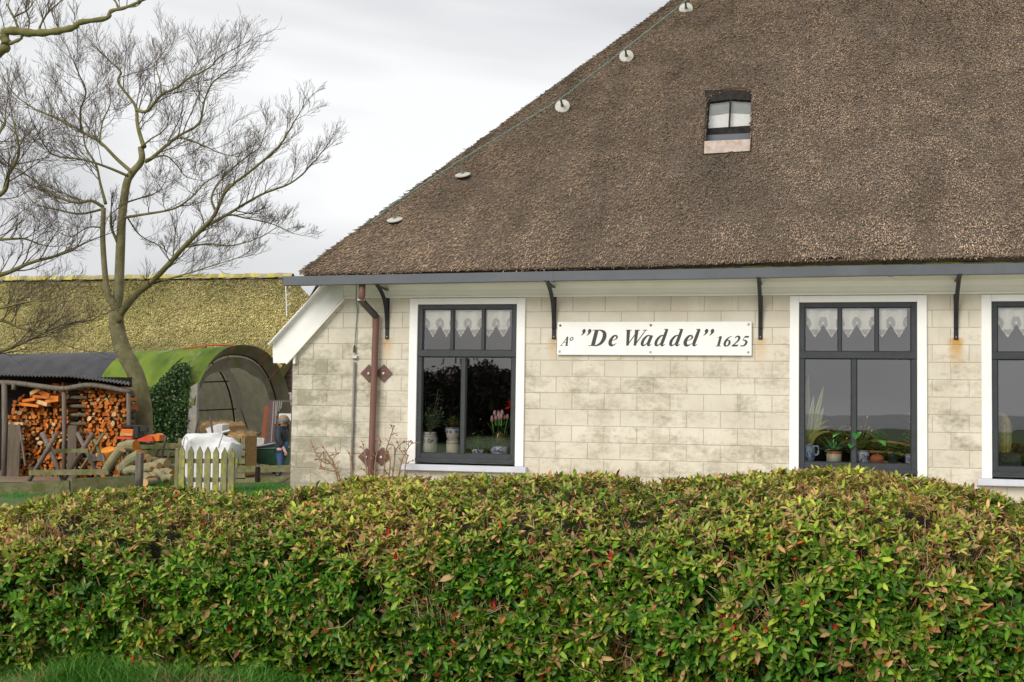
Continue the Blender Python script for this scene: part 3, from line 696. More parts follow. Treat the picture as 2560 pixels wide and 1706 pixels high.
h3 = 66; xs3 = (1279, 1330, 1385, 1437); B3 = 591
g = Glyph(xs3[0], B3, h3); g.st([(.32,.98,.20),(.32,.03,.20)]); g.st([(.08,.86,.03),(.22,.90,.05),(.36,.99,.04)]); g.bar(.08,.018,.56,.018,.04); g.done()
g = Glyph(xs3[1], B3, h3); g.st([(.62,.98,.02),(.40,.90,.08),(.20,.62,.17),(.13,.34,.19),(.18,.10,.16),(.34,.03,.09),(.50,.16,.15),(.52,.38,.17),(.44,.55,.11),(.32,.57,.06),(.20,.47,.04)]); g.done()
g = Glyph(xs3[2], B3, h3); g.st([(.12,.78,.03),(.22,.92,.10),(.38,.97,.13),(.51,.83,.18),(.48,.60,.15),(.30,.32,.10),(.06,.07,.06)]); g.st([(.05,.07,.14),(.30,.08,.15),(.48,.08,.13),(.56,.20,.02)]); g.done()
g = Glyph(xs3[3], B3, h3); g.st([(.60,.93,.13),(.44,.93,.14),(.26,.93,.14)]); g.st([(.26,.97,.05),(.16,.60,.04)]); g.st([(.16,.60,.05),(.36,.58,.11),(.50,.42,.18),(.47,.20,.17),(.34,.07,.11),(.18,.04,.08),(.08,.09,.10)]); g.done()
for zx, zy, m in ((267,456,'rust'),(868,455,'rust'),(1494,451,'steel'),(265,628,'steel'),(867,630,'steel'),(1493,629,'steel')):
    x, z = sxy(zx, zy); mb = MB(); mb.tube([(x,-.0402,z),(x,-.046,z)], [.016,.010], 10); o = mb.build('screw', M[m], sg)
    if m == 'rust': o['label'] = 'rusty screw head'

# ------------------------------------------------------------ lace curtains
M['lace'] = pm('lace', (.84,.82,.75), (.78,.76,.69), 30, .9, translucent=.1)
def lace(wi, label):
    x0, x1, z0, z1 = WBOX[wi]; x0 += .085; x1 -= .10; zt = z1-.075; D = .36; cs = .0092; y0 = .06
    nx_ = int((x1-x0)/cs); nz_ = int(D/cs); fs, vs, ids = [], [], {}
    per = (x1-x0)/6.; 
    def vid(i, j):
        if (i,j) not in ids:
            x = x0+i*cs; ids[(i,j)] = len(vs); vs.append((x, y0+.010*math.sin(x*38)+.006*math.sin(x*17), zt-j*cs))
        return ids[(i,j)]
    for i in range(nx_):
        x = (i+.5)*cs; u = (x % per)/per; tri = 1-abs(2*u-1)      # 1 in the middle of a point
        depth = .185+.15*tri
        for j in range(nz_):
            z = (j+.5)*cs
            if z > depth: continue
            hole = False
            # flower rosettes between the points and a perforated band inside each point
            du, dz = (u-(0 if u < .5 else 1))*per, z-.165
            if (abs(du)/.052)**2+(dz/.075)**2 < 1: hole = ((i+j) % 2 == 0) and not ((abs(du) < .012 and abs(dz) < .014))
            du2, dz2 = (u-.5)*per, z-.265
            if abs(du2) < .055*(1-(dz2+.03)/.08) and -.03 < dz2 < .045: hole = hole or ((i+j) % 2 == 0)
            if not hole: fs.append((vid(i,j), vid(i+1,j), vid(i+1,j+1), vid(i,j+1)))
    me = bpy.data.meshes.new('lace'); me.from_pydata(vs, [], fs); me.materials.append(M['lace'])
    t = thing('lace_curtain', label, 'curtain', ((x0+x1)/2, y0, zt), 'lace curtains in the upper lights')
    link('lace', me, t)
    r = MB(); r.tube([(x0-.08,y0,zt+.006),(x1+.08,y0,zt+.006)], .006, 6); r.build('curtain_rod', M['white'], t)
lace(0, 'pointed crocheted lace curtain in the window left of the name board')
lace(1, 'pointed crocheted lace curtain in the window right of the name board')
lace(2, 'pointed crocheted lace curtain in the window cut by the right picture edge')

# ------------------------------------------------------------ plants on the window sills
def leaf(mb, base, d, ln, w, droop=.3, c=(.05,.15,.03), n=5, up=(0,0,1), shape=None, edge=None, fold=.25):
    base = np.asarray(base, float); d = unit(d); sd = np.cross(d, up)
    if np.linalg.norm(sd) < .05: sd = np.cross(d, (1,.2,0))
    sd = unit(sd); p = base.copy(); vs = []; cur = d.copy()
    sh = shape or (lambda t: math.sin(math.pi*min(1,t*.93+.05))**.8)
    for i in range(n+1):
        t = i/n; ww = w/2*sh(t); nn = unit(np.cross(sd, cur)); vs += [p-sd*ww+nn*ww*fold, p, p+sd*ww+nn*ww*fold]
        p = p+cur*ln/n; cur = unit(cur+np.array([0,0,-1])*droop/n)
    fs = []
    for i in range(n): a = i*3; fs += [(a,a+1,a+4,a+3),(a+1,a+2,a+5,a+4)]
    k0 = mb.n; mb.add(vs, fs, c)
    if edge is not None:
        cc = mb.c[-1]; cc[0::3,:3] = edge; cc[2::3,:3] = edge
M['leafc'] = pm('plant_leaf', (1.9,1.9,1.9), (2.4,2.4,2.4), 8, .4, attr=True, translucent=.2)
M['bluepot'] = pm('blue_on_white_ware', (.60,.62,.64), (.60,.62,.64), 5, .25, c3=(.03,.07,.30), s3=17, p3=(.545,.575))
M['jug'] = pm('pale_blue_jug', (.36,.44,.56), (.36,.44,.56), 5, .25, c3=(.04,.09,.33), s3=13, p3=(.56,.59))
M['stone'] = pm('cream_stoneware', (.60,.57,.48), (.52,.49,.40), 6, .3, c3=(.05,.08,.35), s3=13, p3=(.62,.64))
M['cream_pot'] = pm('cream_pot', (.62,.56,.43), (.55,.49,.36), 5, .35)
M['bluepaint'] = pm('cobalt_glaze', (.02,.05,.28), (.03,.08,.36), 30, .25)
M['terra'] = pm('terracotta', (.42,.12,.045), (.50,.18,.07), 8, .7)
M['darkpot'] = pm('dark_planter', (.02,.03,.028), (.03,.045,.04), 8, .3)
M['soil'] = pm('potting_soil', (.02,.014,.01), None, rough=.95)
M['clear'] = glass_material('vase_glass', .10)
SZ = WBOX[0][2]+.0885
def pot(t, x, y, prof, mat, n=24, name='pot', soil=None):
    mb = MB(); mb.lathe(prof, (x,y,SZ), n); o = mb.build(name, mat, t, smooth=True)
    if soil: s = MB(); s.lathe([(.0001,soil[1]),(soil[0],soil[1])], (x,y,SZ), n); s.build('soil', M['soil'], t)
    return o
def bands(t, parent, x, y, specs):
    for r, z, h in specs: mb = MB(); mb.lathe([(r,z),(r+.0015,z+.001),(r+.0015,z+h)], (x,y,SZ), 24); mb.build('painted_band', M['bluepaint'], parent, smooth=True)
def swirls(parent, x, y, r, z, n, s):
    for i in range(n):
        a = math.pi*1.5+(i-(n-1)/2)*s*3.1/r
        cv = [(0,.5),(-.6,.8),(-.9,.1),(-.3,-.5),(.35,-.2),(.2,.25),(-.2,.15)]
        pts = []
        for u, v in crom(cv, 4): b = a+u*s/r*(-1 if i % 2 else 1); pts.append((x+(r+.002)*math.cos(b), y+(r+.002)*math.sin(b), SZ+z+v*s))
        mb = MB(); mb.tube(pts, .0045, 5); mb.build('painted_swirl', M['bluepaint'], parent)
def WX(px): return P(px, 1100, .25)[0]
def foliage(t, mb, name='foliage', mat='leafc'): return mb.build(name, M[mat], t, smooth=True, cola=True, recalc=False)
# window left of the sign --------------------------------
x, y = WX(1077), .165
t = thing('potted_plant', 'tall cream stoneware jar with blue painting holding a bushy grey-green plant', 'potted plant', (x,y,SZ), 'plants on the window sills')
o = pot(t, x, y, [(.085,0),(.10,.02),(.112,.12),(.11,.20),(.095,.245),(.098,.265),(.088,.268),(.085,.24)], M['stone'], soil=(.088,.245)); bands(t, o, x, y, [(.111,.205,.004),(.10,.235,.004)]); swirls(o, x, y, .112, .15, 4, .035)
mb = MB()
for k in range(18):
    a = random.uniform(0,6.28); top = V3(x+.12*math.cos(a)*random.random()+random.uniform(-.04,.16), y+.05*math.sin(a), SZ+.27+random.uniform(.12,.58)); b0 = V3(x,y,SZ+.24)
    st_ = crom([b0,(b0+top)/2+V3(.02*math.cos(a),0,.03),top],4); mb.tube(st_, .004, 4, c=(.10,.09,.05))
    for s_ in range(13):
        p = st_[min(len(st_)-1, 2+s_*(len(st_)-2)//13)]; b = random.uniform(0,6.28); l_ = random.uniform(.8,1.2)
        leaf(mb, p, (math.cos(b), math.sin(b), random.uniform(.1,.9)), random.uniform(.07,.12), .022, .8, (.13*l_,.19*l_,.11*l_))
foliage(t, mb)
x = WX(1137); t = thing('potted_plant', 'small green succulent in a stacked cream and blue two-tier pot', 'potted plant', (x,.16,SZ), 'plants on the window sills')
o = pot(t, x, .16, [(.075,0),(.08,.02),(.082,.15),(.074,.175),(.06,.18)], M['cream_pot'], name='stand'); bands(t, o, x, .16, [(.0815,.13,.006),(.0755,.165,.005)])
o = pot(t, x, .16, [(.062,.182),(.078,.20),(.086,.25),(.096,.315),(.098,.33),(.09,.33),(.086,.30)], M['stone'], soil=(.088,.31)); bands(t, o, x, .16, [(.0985,.316,.012)]); swirls(o, x, .16, .09, .275, 5, .020)
mb = MB()
for k in range(130):
    a = random.uniform(0,6.28); r = random.uniform(0,.10); p = V3(x+r*math.cos(a), .16+r*math.sin(a)*.7, SZ+.33+random.uniform(0,.13)*(1-r*5))
    c = random.choice([(.06,.14,.03),(.09,.17,.03),(.25,.05,.03),(.05,.10,.03)]); leaf(mb, p, (math.cos(a),math.sin(a),random.uniform(.2,1)), random.uniform(.03,.06), .024, .4, c, 3)
foliage(t, mb)
x = WX(1200); t = thing('potted_plant', 'trailing round-leaved plant in a small blue and white planter beside the centre bar', 'potted plant', (x,.17,SZ), 'plants on the window sills')
o = pot(t, x, .17, [(.055,0),(.072,.01),(.078,.05),(.074,.062),(.066,.06)], M['bluepot'], soil=(.068,.055)); swirls(o, x, .17, .076, .03, 4, .02)
mb = MB()
for k in range(190):
    a = random.uniform(0,6.28); r = random.uniform(0,.14)**1.0; p = V3(x-.02+r*math.cos(a)*1.1, .17+r*math.sin(a)*.5, SZ+.05+random.uniform(0,.20)*(1-r*3.5))
    l_ = random.uniform(.7,1.4); leaf(mb, p, (math.cos(a),math.sin(a)*.6-.4,random.uniform(0,.8)), random.uniform(.022,.04), .026, .5, (.07*l_,.15*l_,.04*l_), 3)
foliage(t, mb)
x = WX(1254); t = thing('potted_plant', 'bright green low plant in a wide blue and white bowl under the tulips', 'potted plant', (x,.16,SZ), 'plants on the window sills')
o = pot(t, x, .16, [(.07,0),(.10,.01),(.112,.06),(.105,.10),(.112,.112),(.10,.112),(.098,.08)], M['bluepot'], soil=(.10,.095)); swirls(o, x, .16, .111, .055, 4, .034); bands(t, o, x, .16, [(.112,.105,.006)])
mb = MB()
for k in range(210):
    a = random.uniform(0,6.28); r = random.uniform(0,.15); p = V3(x+r*math.cos(a), .16+r*math.sin(a)*.6, SZ+.11+random.uniform(0,.17)*(1-r*3))
    l_ = random.uniform(.7,1.3); c = (.065*l_,.15*l_,.015*l_) if random.random() < .85 else (.55,.08,.10); leaf(mb, p, (math.cos(a),math.sin(a)*.6-.4,random.uniform(.1,1)), random.uniform(.03,.05), .03, .5, c, 3)
foliage(t, mb)
x = WX(1245); yv = .30; t = thing('tulip_vase', 'clear glass vase of pale pink tulips in the window corner', 'vase', (x,yv,SZ))
o = pot(t, x, yv, [(.055,0),(.06,.01),(.062,.15),(.075,.36),(.073,.36),(.060,.15),(.0001,.015)], M['clear'], name='vase')
stm, tul = MB(), MB()
for k in range(13):
    a = random.uniform(0,6.28); r = random.uniform(.03,.12); b0 = V3(x+.03*math.cos(a),yv+.03*math.sin(a),SZ+.05); top = V3(x+r*math.cos(a),yv+r*math.sin(a)*.6,SZ+random.uniform(.40,.50))
    stm.tube([b0,(b0+top)/2,top], .005, 5, c=(.10,.22,.04)); leaf(stm, (b0*.5+top*.5), unit(top-b0)+V3(.4*math.cos(a),0,.2), .20, .03, .4, (.09,.22,.05))
    tl = MB(); tl.lathe([(.002,-.005),(.020,.012),(.022,.035),(.012,.062),(.002,.066)], top, 8); tul.add(tl.v[0], tl.f, random.choice([(.30,.14,.16),(.34,.22,.22),(.32,.17,.15)]))
foliage(t, stm, 'stems'); foliage(t, tul, 'tulip_heads')
x = WX(1284); t = thing('amaryllis', 'red amaryllis flower on a tall green stem at the right edge of its window', 'flower', (x,.28,SZ))
pot(t, x, .28, [(.05,0),(.062,.09),(.066,.10),(.06,.10)], M['darkpot'], soil=(.06,.09)); mb = MB(); top = V3(x-.01,.26,SZ+.60); mb.tube([(x,.28,SZ+.08),(x-.005,.27,SZ+.35),top], .009, 6, c=(.10,.22,.05))
for k in range(4): leaf(mb, (x,.28,SZ+.09), (random.uniform(-.5,.4),-.2,1), random.uniform(.28,.42), .035, .5, (.06,.20,.04))
foliage(t, mb, 'stem'); mb = MB()
for q in range(3):
    d0 = unit((math.cos(q*2.3-2.2)*.8,-.6,.25))
    for k in range(6):
        a = k*1.047; s1 = unit(np.cross(d0,(0,0,1))); s2 = np.cross(s1,d0); leaf(mb, top+d0*.03, d0+ (s1*math.cos(a)+s2*math.sin(a))*.75, .105, .055, .5, (.30,.014,.012), 4)
foliage(t, mb, 'blossom')
mb = MB(); 
# window right of the sign --------------------------------
x = WX(2013); y = .18; t = thing('potted_plant', 'tall yellow-edged snake plant in a pale blue jug', 'potted plant', (x,y,SZ), 'plants on the window sills')
o = pot(t, x, y, [(.08,0),(.10,.02),(.125,.09),(.115,.16),(.09,.195),(.095,.215),(.085,.215),(.08,.19)], M['jug'], soil=(.083,.19)); bands(t, o, x, y, [(.121,.12,.004),(.093,.195,.005)]); swirls(o, x, y, .124, .08, 3, .035)
hd = MB(); hd.tube(crom([(x+.09,y-.03,SZ+.185),(x+.15,y-.04,SZ+.18),(x+.15,y-.04,SZ+.10),(x+.115,y-.03,SZ+.08)],4), .012, 6); hd.build('handle', M['jug'], o, smooth=True)
mb = MB(); tip = lambda t_: min(1,(1-t_)*3.2)**.8*(.6+.4*min(1,t_*3))
for k, (dx, hh) in enumerate(((-.05,.62),(.02,.86),(-.02,.98),(.07,.62),(.13,.74),(.18,.50),(-.08,.45),(.05,.42),(-.03,.78),(.10,.36))):
    leaf(mb, (x+dx*.35,y+random.uniform(-.04,.04),SZ+.18), (dx*1.7,random.uniform(-.12,.12),1), hh, .05, .12, (.06,.10,.05), 9, up=(0,1,0), shape=tip, edge=(.27,.27,.09), fold=.3)
for dx, dr in ((.35,1.9),(.3,1.5),(.5,2.0)): leaf(mb, (x+.04,y-.03,SZ+.19), (dx,-.15,1), .42, .035, dr, (.09,.11,.03), 9, up=(0,1,0), shape=tip, edge=(.28,.25,.06))
foliage(t, mb)
x = WX(2085); y = .14; t = thing('potted_plant', 'grey-green aloe in a cream pot with terracotta rim', 'potted plant', (x,y,SZ), 'plants on the window sills')
pot(t, x, y, [(.07,0),(.085,.02),(.09,.10),(.085,.105)], M['cream_pot'], soil=(.07,.125)); rm = MB(); rm.lathe([(.086,.104),(.087,.106),(.088,.135),(.076,.135),(.072,.11)], (x,y,SZ), 24); rm.build('pot_rim', M['terra'], t, smooth=True)
mb = MB()
for k in range(38):
    a = random.uniform(0,6.28); leaf(mb, (x+.03*math.cos(a),y+.03*math.sin(a),SZ+.125), (math.cos(a),math.sin(a)*.8,random.uniform(.25,1.5)), random.uniform(.16,.27), .032, random.uniform(.2,.9), (.06,.15+random.uniform(-.03,.05),.075), 6, shape=lambda t_: 1-t_*.93, fold=.5)
foliage(t, mb)
x = WX(2150); y = .20; t = thing('potted_plant', 'red-flowered anthurium with broad glossy leaves behind the centre bar', 'potted plant', (x,y,SZ), 'plants on the window sills')
o = pot(t, x, y, [(.08,0),(.098,.02),(.105,.10),(.10,.135),(.106,.15),(.095,.15),(.09,.12)], M['bluepot'], soil=(.094,.13)); swirls(o, x, y, .104, .08, 4, .03); bands(t, o, x, y, [(.1065,.14,.006)])
mb = MB(); heart = lambda t_: math.sin(math.pi*min(1,t_**.65*.98+.02))**.75
for k in range(17):
    a = random.uniform(0,6.28); d = V3(math.cos(a), math.sin(a)*.5-.2, 0); p = V3(x,y,SZ+.13)+d*random.uniform(.10,.24)+V3(0,0,random.uniform(.08,.32)); mb.tube([V3(x,y,SZ+.12),(V3(x,y,SZ+.12)+p)/2+V3(0,0,.05),p], .004, 4, c=(.05,.14,.02))
    l_ = random.uniform(.7,1.3); leaf(mb, p, d+V3(0,-.3,-.25), random.uniform(.13,.20), random.uniform(.085,.12), .6, (.020*l_,.095*l_,.012*l_), 6, shape=heart)
foliage(t, mb); mb = MB()
for dx, hh in ((-.14,.36),(-.02,.38),(.05,.50),(.07,.38),(.10,.34),(-.18,.25)):
    p = V3(x+dx+.02,y-.08,SZ+hh); mb.tube([V3(x,y,SZ+.13),(V3(x,y,SZ+.13)+p)/2+V3(0,0,.03),p], .003, 4, c=(.10,.18,.03)); leaf(mb, p, (random.uniform(-.6,.6),-.5,.35), .09, .065, .6, (.30,.022,.02), 5, shape=heart); mb.tube([p,p+V3(.01,-.02,.05)], .006, 5, c=(.55,.45,.08))
foliage(t, mb, 'flowers')
x = WX(2192); t = thing('pumpkin', 'small ribbed orange pumpkin low on the sill of the right-hand window', 'pumpkin', (x,.17,SZ)); mb = MB(); n_ = 30; vs = []; fs = []
for i, ph in enumerate(np.linspace(-1.5,1.5,10)):
    for j in range(n_): th = j*6.2832/n_; r = (.075+.006*abs(math.cos(th*5)))*math.cos(ph)**.8; vs.append((x+r*math.cos(th),.17+r*math.sin(th),SZ+.055+.055*math.sin(ph)))
fs = [(i*n_+j,i*n_+(j+1)%n_,(i+1)*n_+(j+1)%n_,(i+1)*n_+j) for i in range(9) for j in range(n_)]; mb.add(vs, fs); mb.build('fruit', M['terra'], t, smooth=True); mb = MB(); mb.tube([(x,.17,SZ+.105),(x+.01,.165,SZ+.14)], .009, 6); mb.build('stalk', M['conduit'], t)
x = WX(2232); t = thing('potted_plant', 'drooping ivy-leaved plant in a black pot beside the orange pumpkin', 'potted plant', (x,.20,SZ), 'plants on the window sills')
pot(t, x, .20, [(.05,0),(.065,.09),(.07,.10),(.06,.10)], M['darkpot'], soil=(.06,.09)); mb = MB()
for k in range(80):
    a = random.uniform(0,6.28); r = random.uniform(.02,.17); p = V3(x+r*math.cos(a),.20+r*math.sin(a)*.5,SZ+.12+random.uniform(-.03,.12)); l_ = random.uniform(.7,1.3); leaf(mb, p, (math.cos(a),math.sin(a)-.4,.2), random.uniform(.04,.065), .04, .9, (.05*l_,.13*l_,.03*l_), 4)
foliage(t, mb)
x = WX(2283); t = thing('potted_plant', 'small upright variegated shrub in a blue and white bowl near the right jamb', 'potted plant', (x,.20,SZ), 'plants on the window sills')
o = pot(t, x, .20, [(.07,0),(.09,.012),(.098,.10),(.104,.118),(.09,.118),(.088,.09)], M['bluepot'], soil=(.09,.10)); swirls(o, x, .20, .096, .055, 6, .030); bands(t, o, x, .20, [(.104,.108,.006),(.092,.008,.006)]); mb = MB(); mb.tube([(x,.2,SZ+.1),(x-.02,.2,SZ+.3),(x-.03,.2,SZ+.5)], .006, 5, c=(.12,.09,.05))
for k in range(240):
    h = random.uniform(.02,.50); a = random.uniform(0,6.28); r = random.uniform(.0,.11)*(1-h*1.3)+.015; p = V3(x-.05*h+r*math.cos(a),.2+r*math.sin(a),SZ+.11+h); l_ = random.uniform(.6,1.4); c = (.09*l_,.16*l_,.06*l_) if random.random() < .6 else (.30*l_,.33*l_,.20*l_)
    leaf(mb, p, (math.cos(a),math.sin(a),random.uniform(-.2,.6)), random.uniform(.025,.04), .024, .3, c, 3)
foliage(t, mb)
# rattan chair deeper in that room
M['rattan'] = pm('rattan', (.42,.22,.07), (.50,.29,.11), 8, .5)
cx, cy = P(2235,1100,1.3)[0], 1.3; t = thing('rattan_chair', 'curved honey-coloured rattan chair back behind the plants in the dark room', 'chair', (cx,cy,.02))
for i, (z, dz) in enumerate(((1.10,.0),(.97,.0),(.85,.0))):
    mb = MB(); mb.tube([(cx-.42+.84*u, cy-.28*math.sin(math.pi*u), z+.05*math.sin(math.pi*u)-.10*u) for u in np.linspace(0,1,14)], .016, 8); mb.build('back_rail', M['rattan'], t, smooth=True)
for sx in (-1,1):
    for sy in (-1,1): mb = MB(); mb.tube([(cx+.36*sx,cy+.25+.25*sy,.02),(cx+.34*sx,cy+.25+.22*sy,.45),(cx+.41*sx,cy+.15+.2*sy,1.06 if sy < 0 else .8)], .018, 8); mb.build('leg', M['rattan'], t, smooth=True)
mb = MB(); mb.cbox((cx-.36,cy,.40),(cx+.36,cy+.5,.47),.03); mb.build('seat', M['rattan'], t)
# window at the right picture edge --------------------------------
x = P(2500,1100,.28)[0]; t = thing('cactus', 'fat ribbed golden cactus in a dark planter in the rightmost window', 'cactus', (x,.28,SZ)); M['cactus'] = pm('cactus_skin', (.13,.16,.03), (.40,.33,.12), 40, .7, c3=(.45,.22,.05), s3=3, p3=(.56,.7))
pl_ = MB(); pl_.cbox((x-.16,.16,SZ),(x+.22,.40,SZ+.16),.012); pl_.build('planter', M['darkpot'], t); mb = MB(); n_ = 64; vs = []
for i, h in enumerate(np.linspace(0,1,16)):
    rr = .115*(1-max(0,(h-.55)/.45)**2.4)**.5 if h < 1 else .002; rr *= (.85+.15*min(1,h*4))
    for j in range(n_): th = j*6.2832/n_; r = rr*(1+.10*math.cos(th*16)); vs.append((x+r*math.cos(th),.28+r*math.sin(th),SZ+.15+.47*h))
mb.add(vs, [(i*n_+j,i*n_+(j+1)%n_,(i+1)*n_+(j+1)%n_,(i+1)*n_+j) for i in range(15) for j in range(n_)]); mb.build('body', M['cactus'], t, smooth=False); mb = MB()
for k in range(1500):
    i = random.randrange(15); j = random.randrange(16)*4; p = V3(*vs[i*n_+j]); d = unit((p-V3(x,.28,p[2]))+rng.normal(0,.03,3)); q = p+d*random.uniform(.015,.035)+V3(0,0,random.uniform(-.02,.01)); sdv = unit(np.cross(d,(0,0,1)))*.0012; mb.add([p-sdv,p+sdv,q],[(0,1,2)])
kind(mb.build('spines', pm('spine',(.50,.42,.24)), t, recalc=False), 'stuff')
x = P(2552,1100,.22)[0]; t = thing('potted_plant', 'small bright green plant at the very right picture edge beside the cactus', 'potted plant', (x,.14,SZ), 'plants on the window sills')
pot(t, x+.06, .125, [(.03,0),(.04,.10),(.035,.10)], M['darkpot'], soil=(.035,.09)); mb = MB()
for k in range(26): a = random.uniform(0,6.28); leaf(mb, (x+.06,.125,SZ+.095), (math.cos(a),math.sin(a)*.5,random.uniform(.2,1.2)), random.uniform(.07,.13), .02, .6, (.03,.10,.03), 4)
foliage(t, mb)

# ------------------------------------------------------------ hedge
crest = [(-300,1290),(0,1265),(120,1238),(250,1215),(400,1203),(480,1207),(600,1226),(700,1217),(800,1200),(880,1190),(1000,1186),(1100,1185),(1300,1180),(1420,1172),(1500,1170),(1580,1180),(1680,1180),(1750,1177),(1900,1165),(2070,1150),(2150,1156),(2200,1167),(2330,1190),(2450,1215),(2560,1240),(2800,1265)]
CY = -7.6
cx_ = [P(a,b,CY)[0] for a,b in crest]; cz_ = [P(a,b,CY)[2] for a,b in crest]
def hedge_H(x): return np.interp(x, cx_, cz_)-.060
HX0, HX1 = -3.4, 6.6
sec = np.array([(-8.62,-.14,0),(-8.74,.10,0),(-8.80,.34,.0),(-8.77,.62,.15),(-8.60,.83,.5),(-8.22,.95,.85),(-7.75,.99,1.),(-7.45,.985,1.),(-7.15,.88,.9),(-7.0,.62,.5),(-6.95,.2,0),(-6.95,-.05,0)])
secs = crom(sec, 8)
def hedge_pt(x, s):                                  # s 0..1 from the front foot over the crest to the back foot
    i = s*(len(secs)-1); a = np.clip(np.floor(i).astype(int),0,len(secs)-2); f = (i-a)[:,None]; q = secs[a]*(1-f)+secs[a+1]*f
    H = hedge_H(x); z = q[:,1]+(H-1.0)*np.clip(q[:,1],0,1)
    # leftwards the hedge is lower and its face lies further back
    p = np.stack([x, q[:,0], z], -1)
    p[:,1] += .10*np.sin(x*1.3+.6)+.05*np.sin(x*3.1)
    return p
def hedge_frame(x, s):
    e = 1e-3; p = hedge_pt(x,s); dx = hedge_pt(x+e,s)-p; ds = hedge_pt(x,np.clip(s+e,0,1))-hedge_pt(x,np.clip(s-e,0,1)); n = np.cross(dx,ds); n /= np.maximum(1e-9,np.linalg.norm(n,axis=1))[:,None]
    lump = ((vnoise(p,2.2)-.5)*.08+(vnoise(p+7,6.)-.5)*.07)*(1-.65*np.clip(n[:,2],0,1))
    return p+n*lump[:,None], n
hedge = thing('hedge', 'long clipped evergreen hedge with scattered red leaves across the foreground', 'hedge', (1.6,-7.8,-.1))
nxh, nsh = 150, 60; gx, gs_ = np.meshgrid(np.linspace(HX0-.1,HX1+.1,nxh), np.linspace(0,1,nsh), indexing='ij')
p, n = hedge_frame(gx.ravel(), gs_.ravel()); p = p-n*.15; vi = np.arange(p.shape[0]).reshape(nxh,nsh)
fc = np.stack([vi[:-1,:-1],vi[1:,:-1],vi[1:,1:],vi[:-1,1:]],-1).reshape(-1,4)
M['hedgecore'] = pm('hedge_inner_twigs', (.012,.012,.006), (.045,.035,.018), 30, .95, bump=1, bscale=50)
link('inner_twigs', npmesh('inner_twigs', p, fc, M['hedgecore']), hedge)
# leaves grow in whorls at the shoot tips
ns = 36500
sx = HX0+rng.random(ns)*(HX1-HX0); ss = rng.random(ns)*.78
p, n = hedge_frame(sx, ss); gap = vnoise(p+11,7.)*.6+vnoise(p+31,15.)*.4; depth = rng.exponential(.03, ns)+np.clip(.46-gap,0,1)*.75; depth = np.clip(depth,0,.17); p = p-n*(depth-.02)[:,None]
topness = np.clip((n[:,2]-.25)/.6,0,1)
ax = n*.9+np.array([0,0,.45])+rng.normal(0,.45,(ns,3)); ax /= np.linalg.norm(ax,axis=1)[:,None]
nl = 5; L0, D0, A0_, S0, T0 = [], [], [], [], []
ref = rng.normal(0,1,(ns,3)); e1 = np.cross(ax,ref); e1 /= np.linalg.norm(e1,axis=1)[:,None]; e2 = np.cross(ax,e1)
per = []
for k in range(nl):
    a = k*1.2566+rng.uniform(-.25,.25,ns); open_ = rng.uniform(.65,1.3,ns)
    d = ax*np.cos(open_)[:,None]+(e1*np.cos(a)[:,None]+e2*np.sin(a)[:,None])*np.sin(open_)[:,None]
    b = p+ax*rng.uniform(-.012,.008,ns)[:,None]
    per.append((b,d))
base = np.concatenate([q[0] for q in per]); dr = np.concatenate([q[1] for q in per]); axs = np.tile(ax,(nl,1)); top_ = np.tile(topness,nl); dep = np.tile(depth,nl)
nL = len(base)
ln = rng.uniform(.037,.073,nL)*(1-.28*top_)*np.where(rng.random(nL)<.12,1.25,1.); wd = ln*rng.uniform(.32,.47,nL)
sd = np.cross(dr,axs); sd /= np.maximum(1e-6,np.linalg.norm(sd,axis=1))[:,None]; nm = np.cross(sd,dr)
LT = np.array([(0,0,0),(.30,.42,.10),(.30,0,.0),(.30,-.42,.10),(.68,.40,.08),(.70,0,.0),(.68,-.40,.08),(1.0,0,-.06)])
LF = np.array([(0,2,1),(0,3,2),(1,2,5),(1,5,4),(2,3,6),(2,6,5),(4,5,7),(5,6,7)])
bend = rng.uniform(-.05,.25,nL)
vv = base[:,None,:]+dr[:,None,:]*(LT[None,:,0]*ln[:,None])[...,None]+sd[:,None,:]*(LT[None,:,1]*wd[:,None])[...,None]+nm[:,None,:]*(LT[None,:,2]*wd[:,None]*1.4-(LT[None,:,0]**2)*(bend*ln)[:,None])[...,None]
pat = vnoise(base,1.1); pat2 = vnoise(base+20,3.)
g1 = np.array([.018,.070,.005]); g2 = np.array([.125,.215,.022]); g3 = np.array([.37,.37,.050]); tan_ = np.array([.42,.26,.105]); brn = np.array([.20,.085,.03]); red = np.array([.42,.022,.014]); orr = np.array([.42,.11,.03])
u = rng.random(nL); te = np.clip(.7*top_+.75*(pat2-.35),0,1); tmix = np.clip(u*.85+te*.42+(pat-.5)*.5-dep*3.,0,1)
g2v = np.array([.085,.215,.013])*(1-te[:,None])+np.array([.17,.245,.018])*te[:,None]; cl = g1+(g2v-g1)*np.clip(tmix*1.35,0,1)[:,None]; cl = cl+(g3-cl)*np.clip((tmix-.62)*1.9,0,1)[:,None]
u = rng.random(nL); deadp = .03+.17*top_+.26*np.clip((pat2-.62)*3.5,0,1); dead = u < deadp
cl[dead] = (tan_*rng.uniform(.55,1.15,nL)[:,None])[dead]; br_ = (u > deadp) & (u < deadp+.025+.04*top_); cl[br_] = (brn*rng.uniform(.6,1.3,nL)[:,None])[br_]
lowleft = np.clip((.6-base[:,2])/.7,0,1)*np.clip((1.2-base[:,0])/3.,0,1)
rd = rng.random(nL); isr = rd < .006+.014*lowleft; cl[isr] = red*rng.uniform(.6,1.1,nL)[isr][:,None]; iso = (rd > .98) & (rd < .988); cl[iso] = orr
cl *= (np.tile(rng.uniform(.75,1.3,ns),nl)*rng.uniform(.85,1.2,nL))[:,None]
cv = np.repeat(cl[:,None,:],8,1)
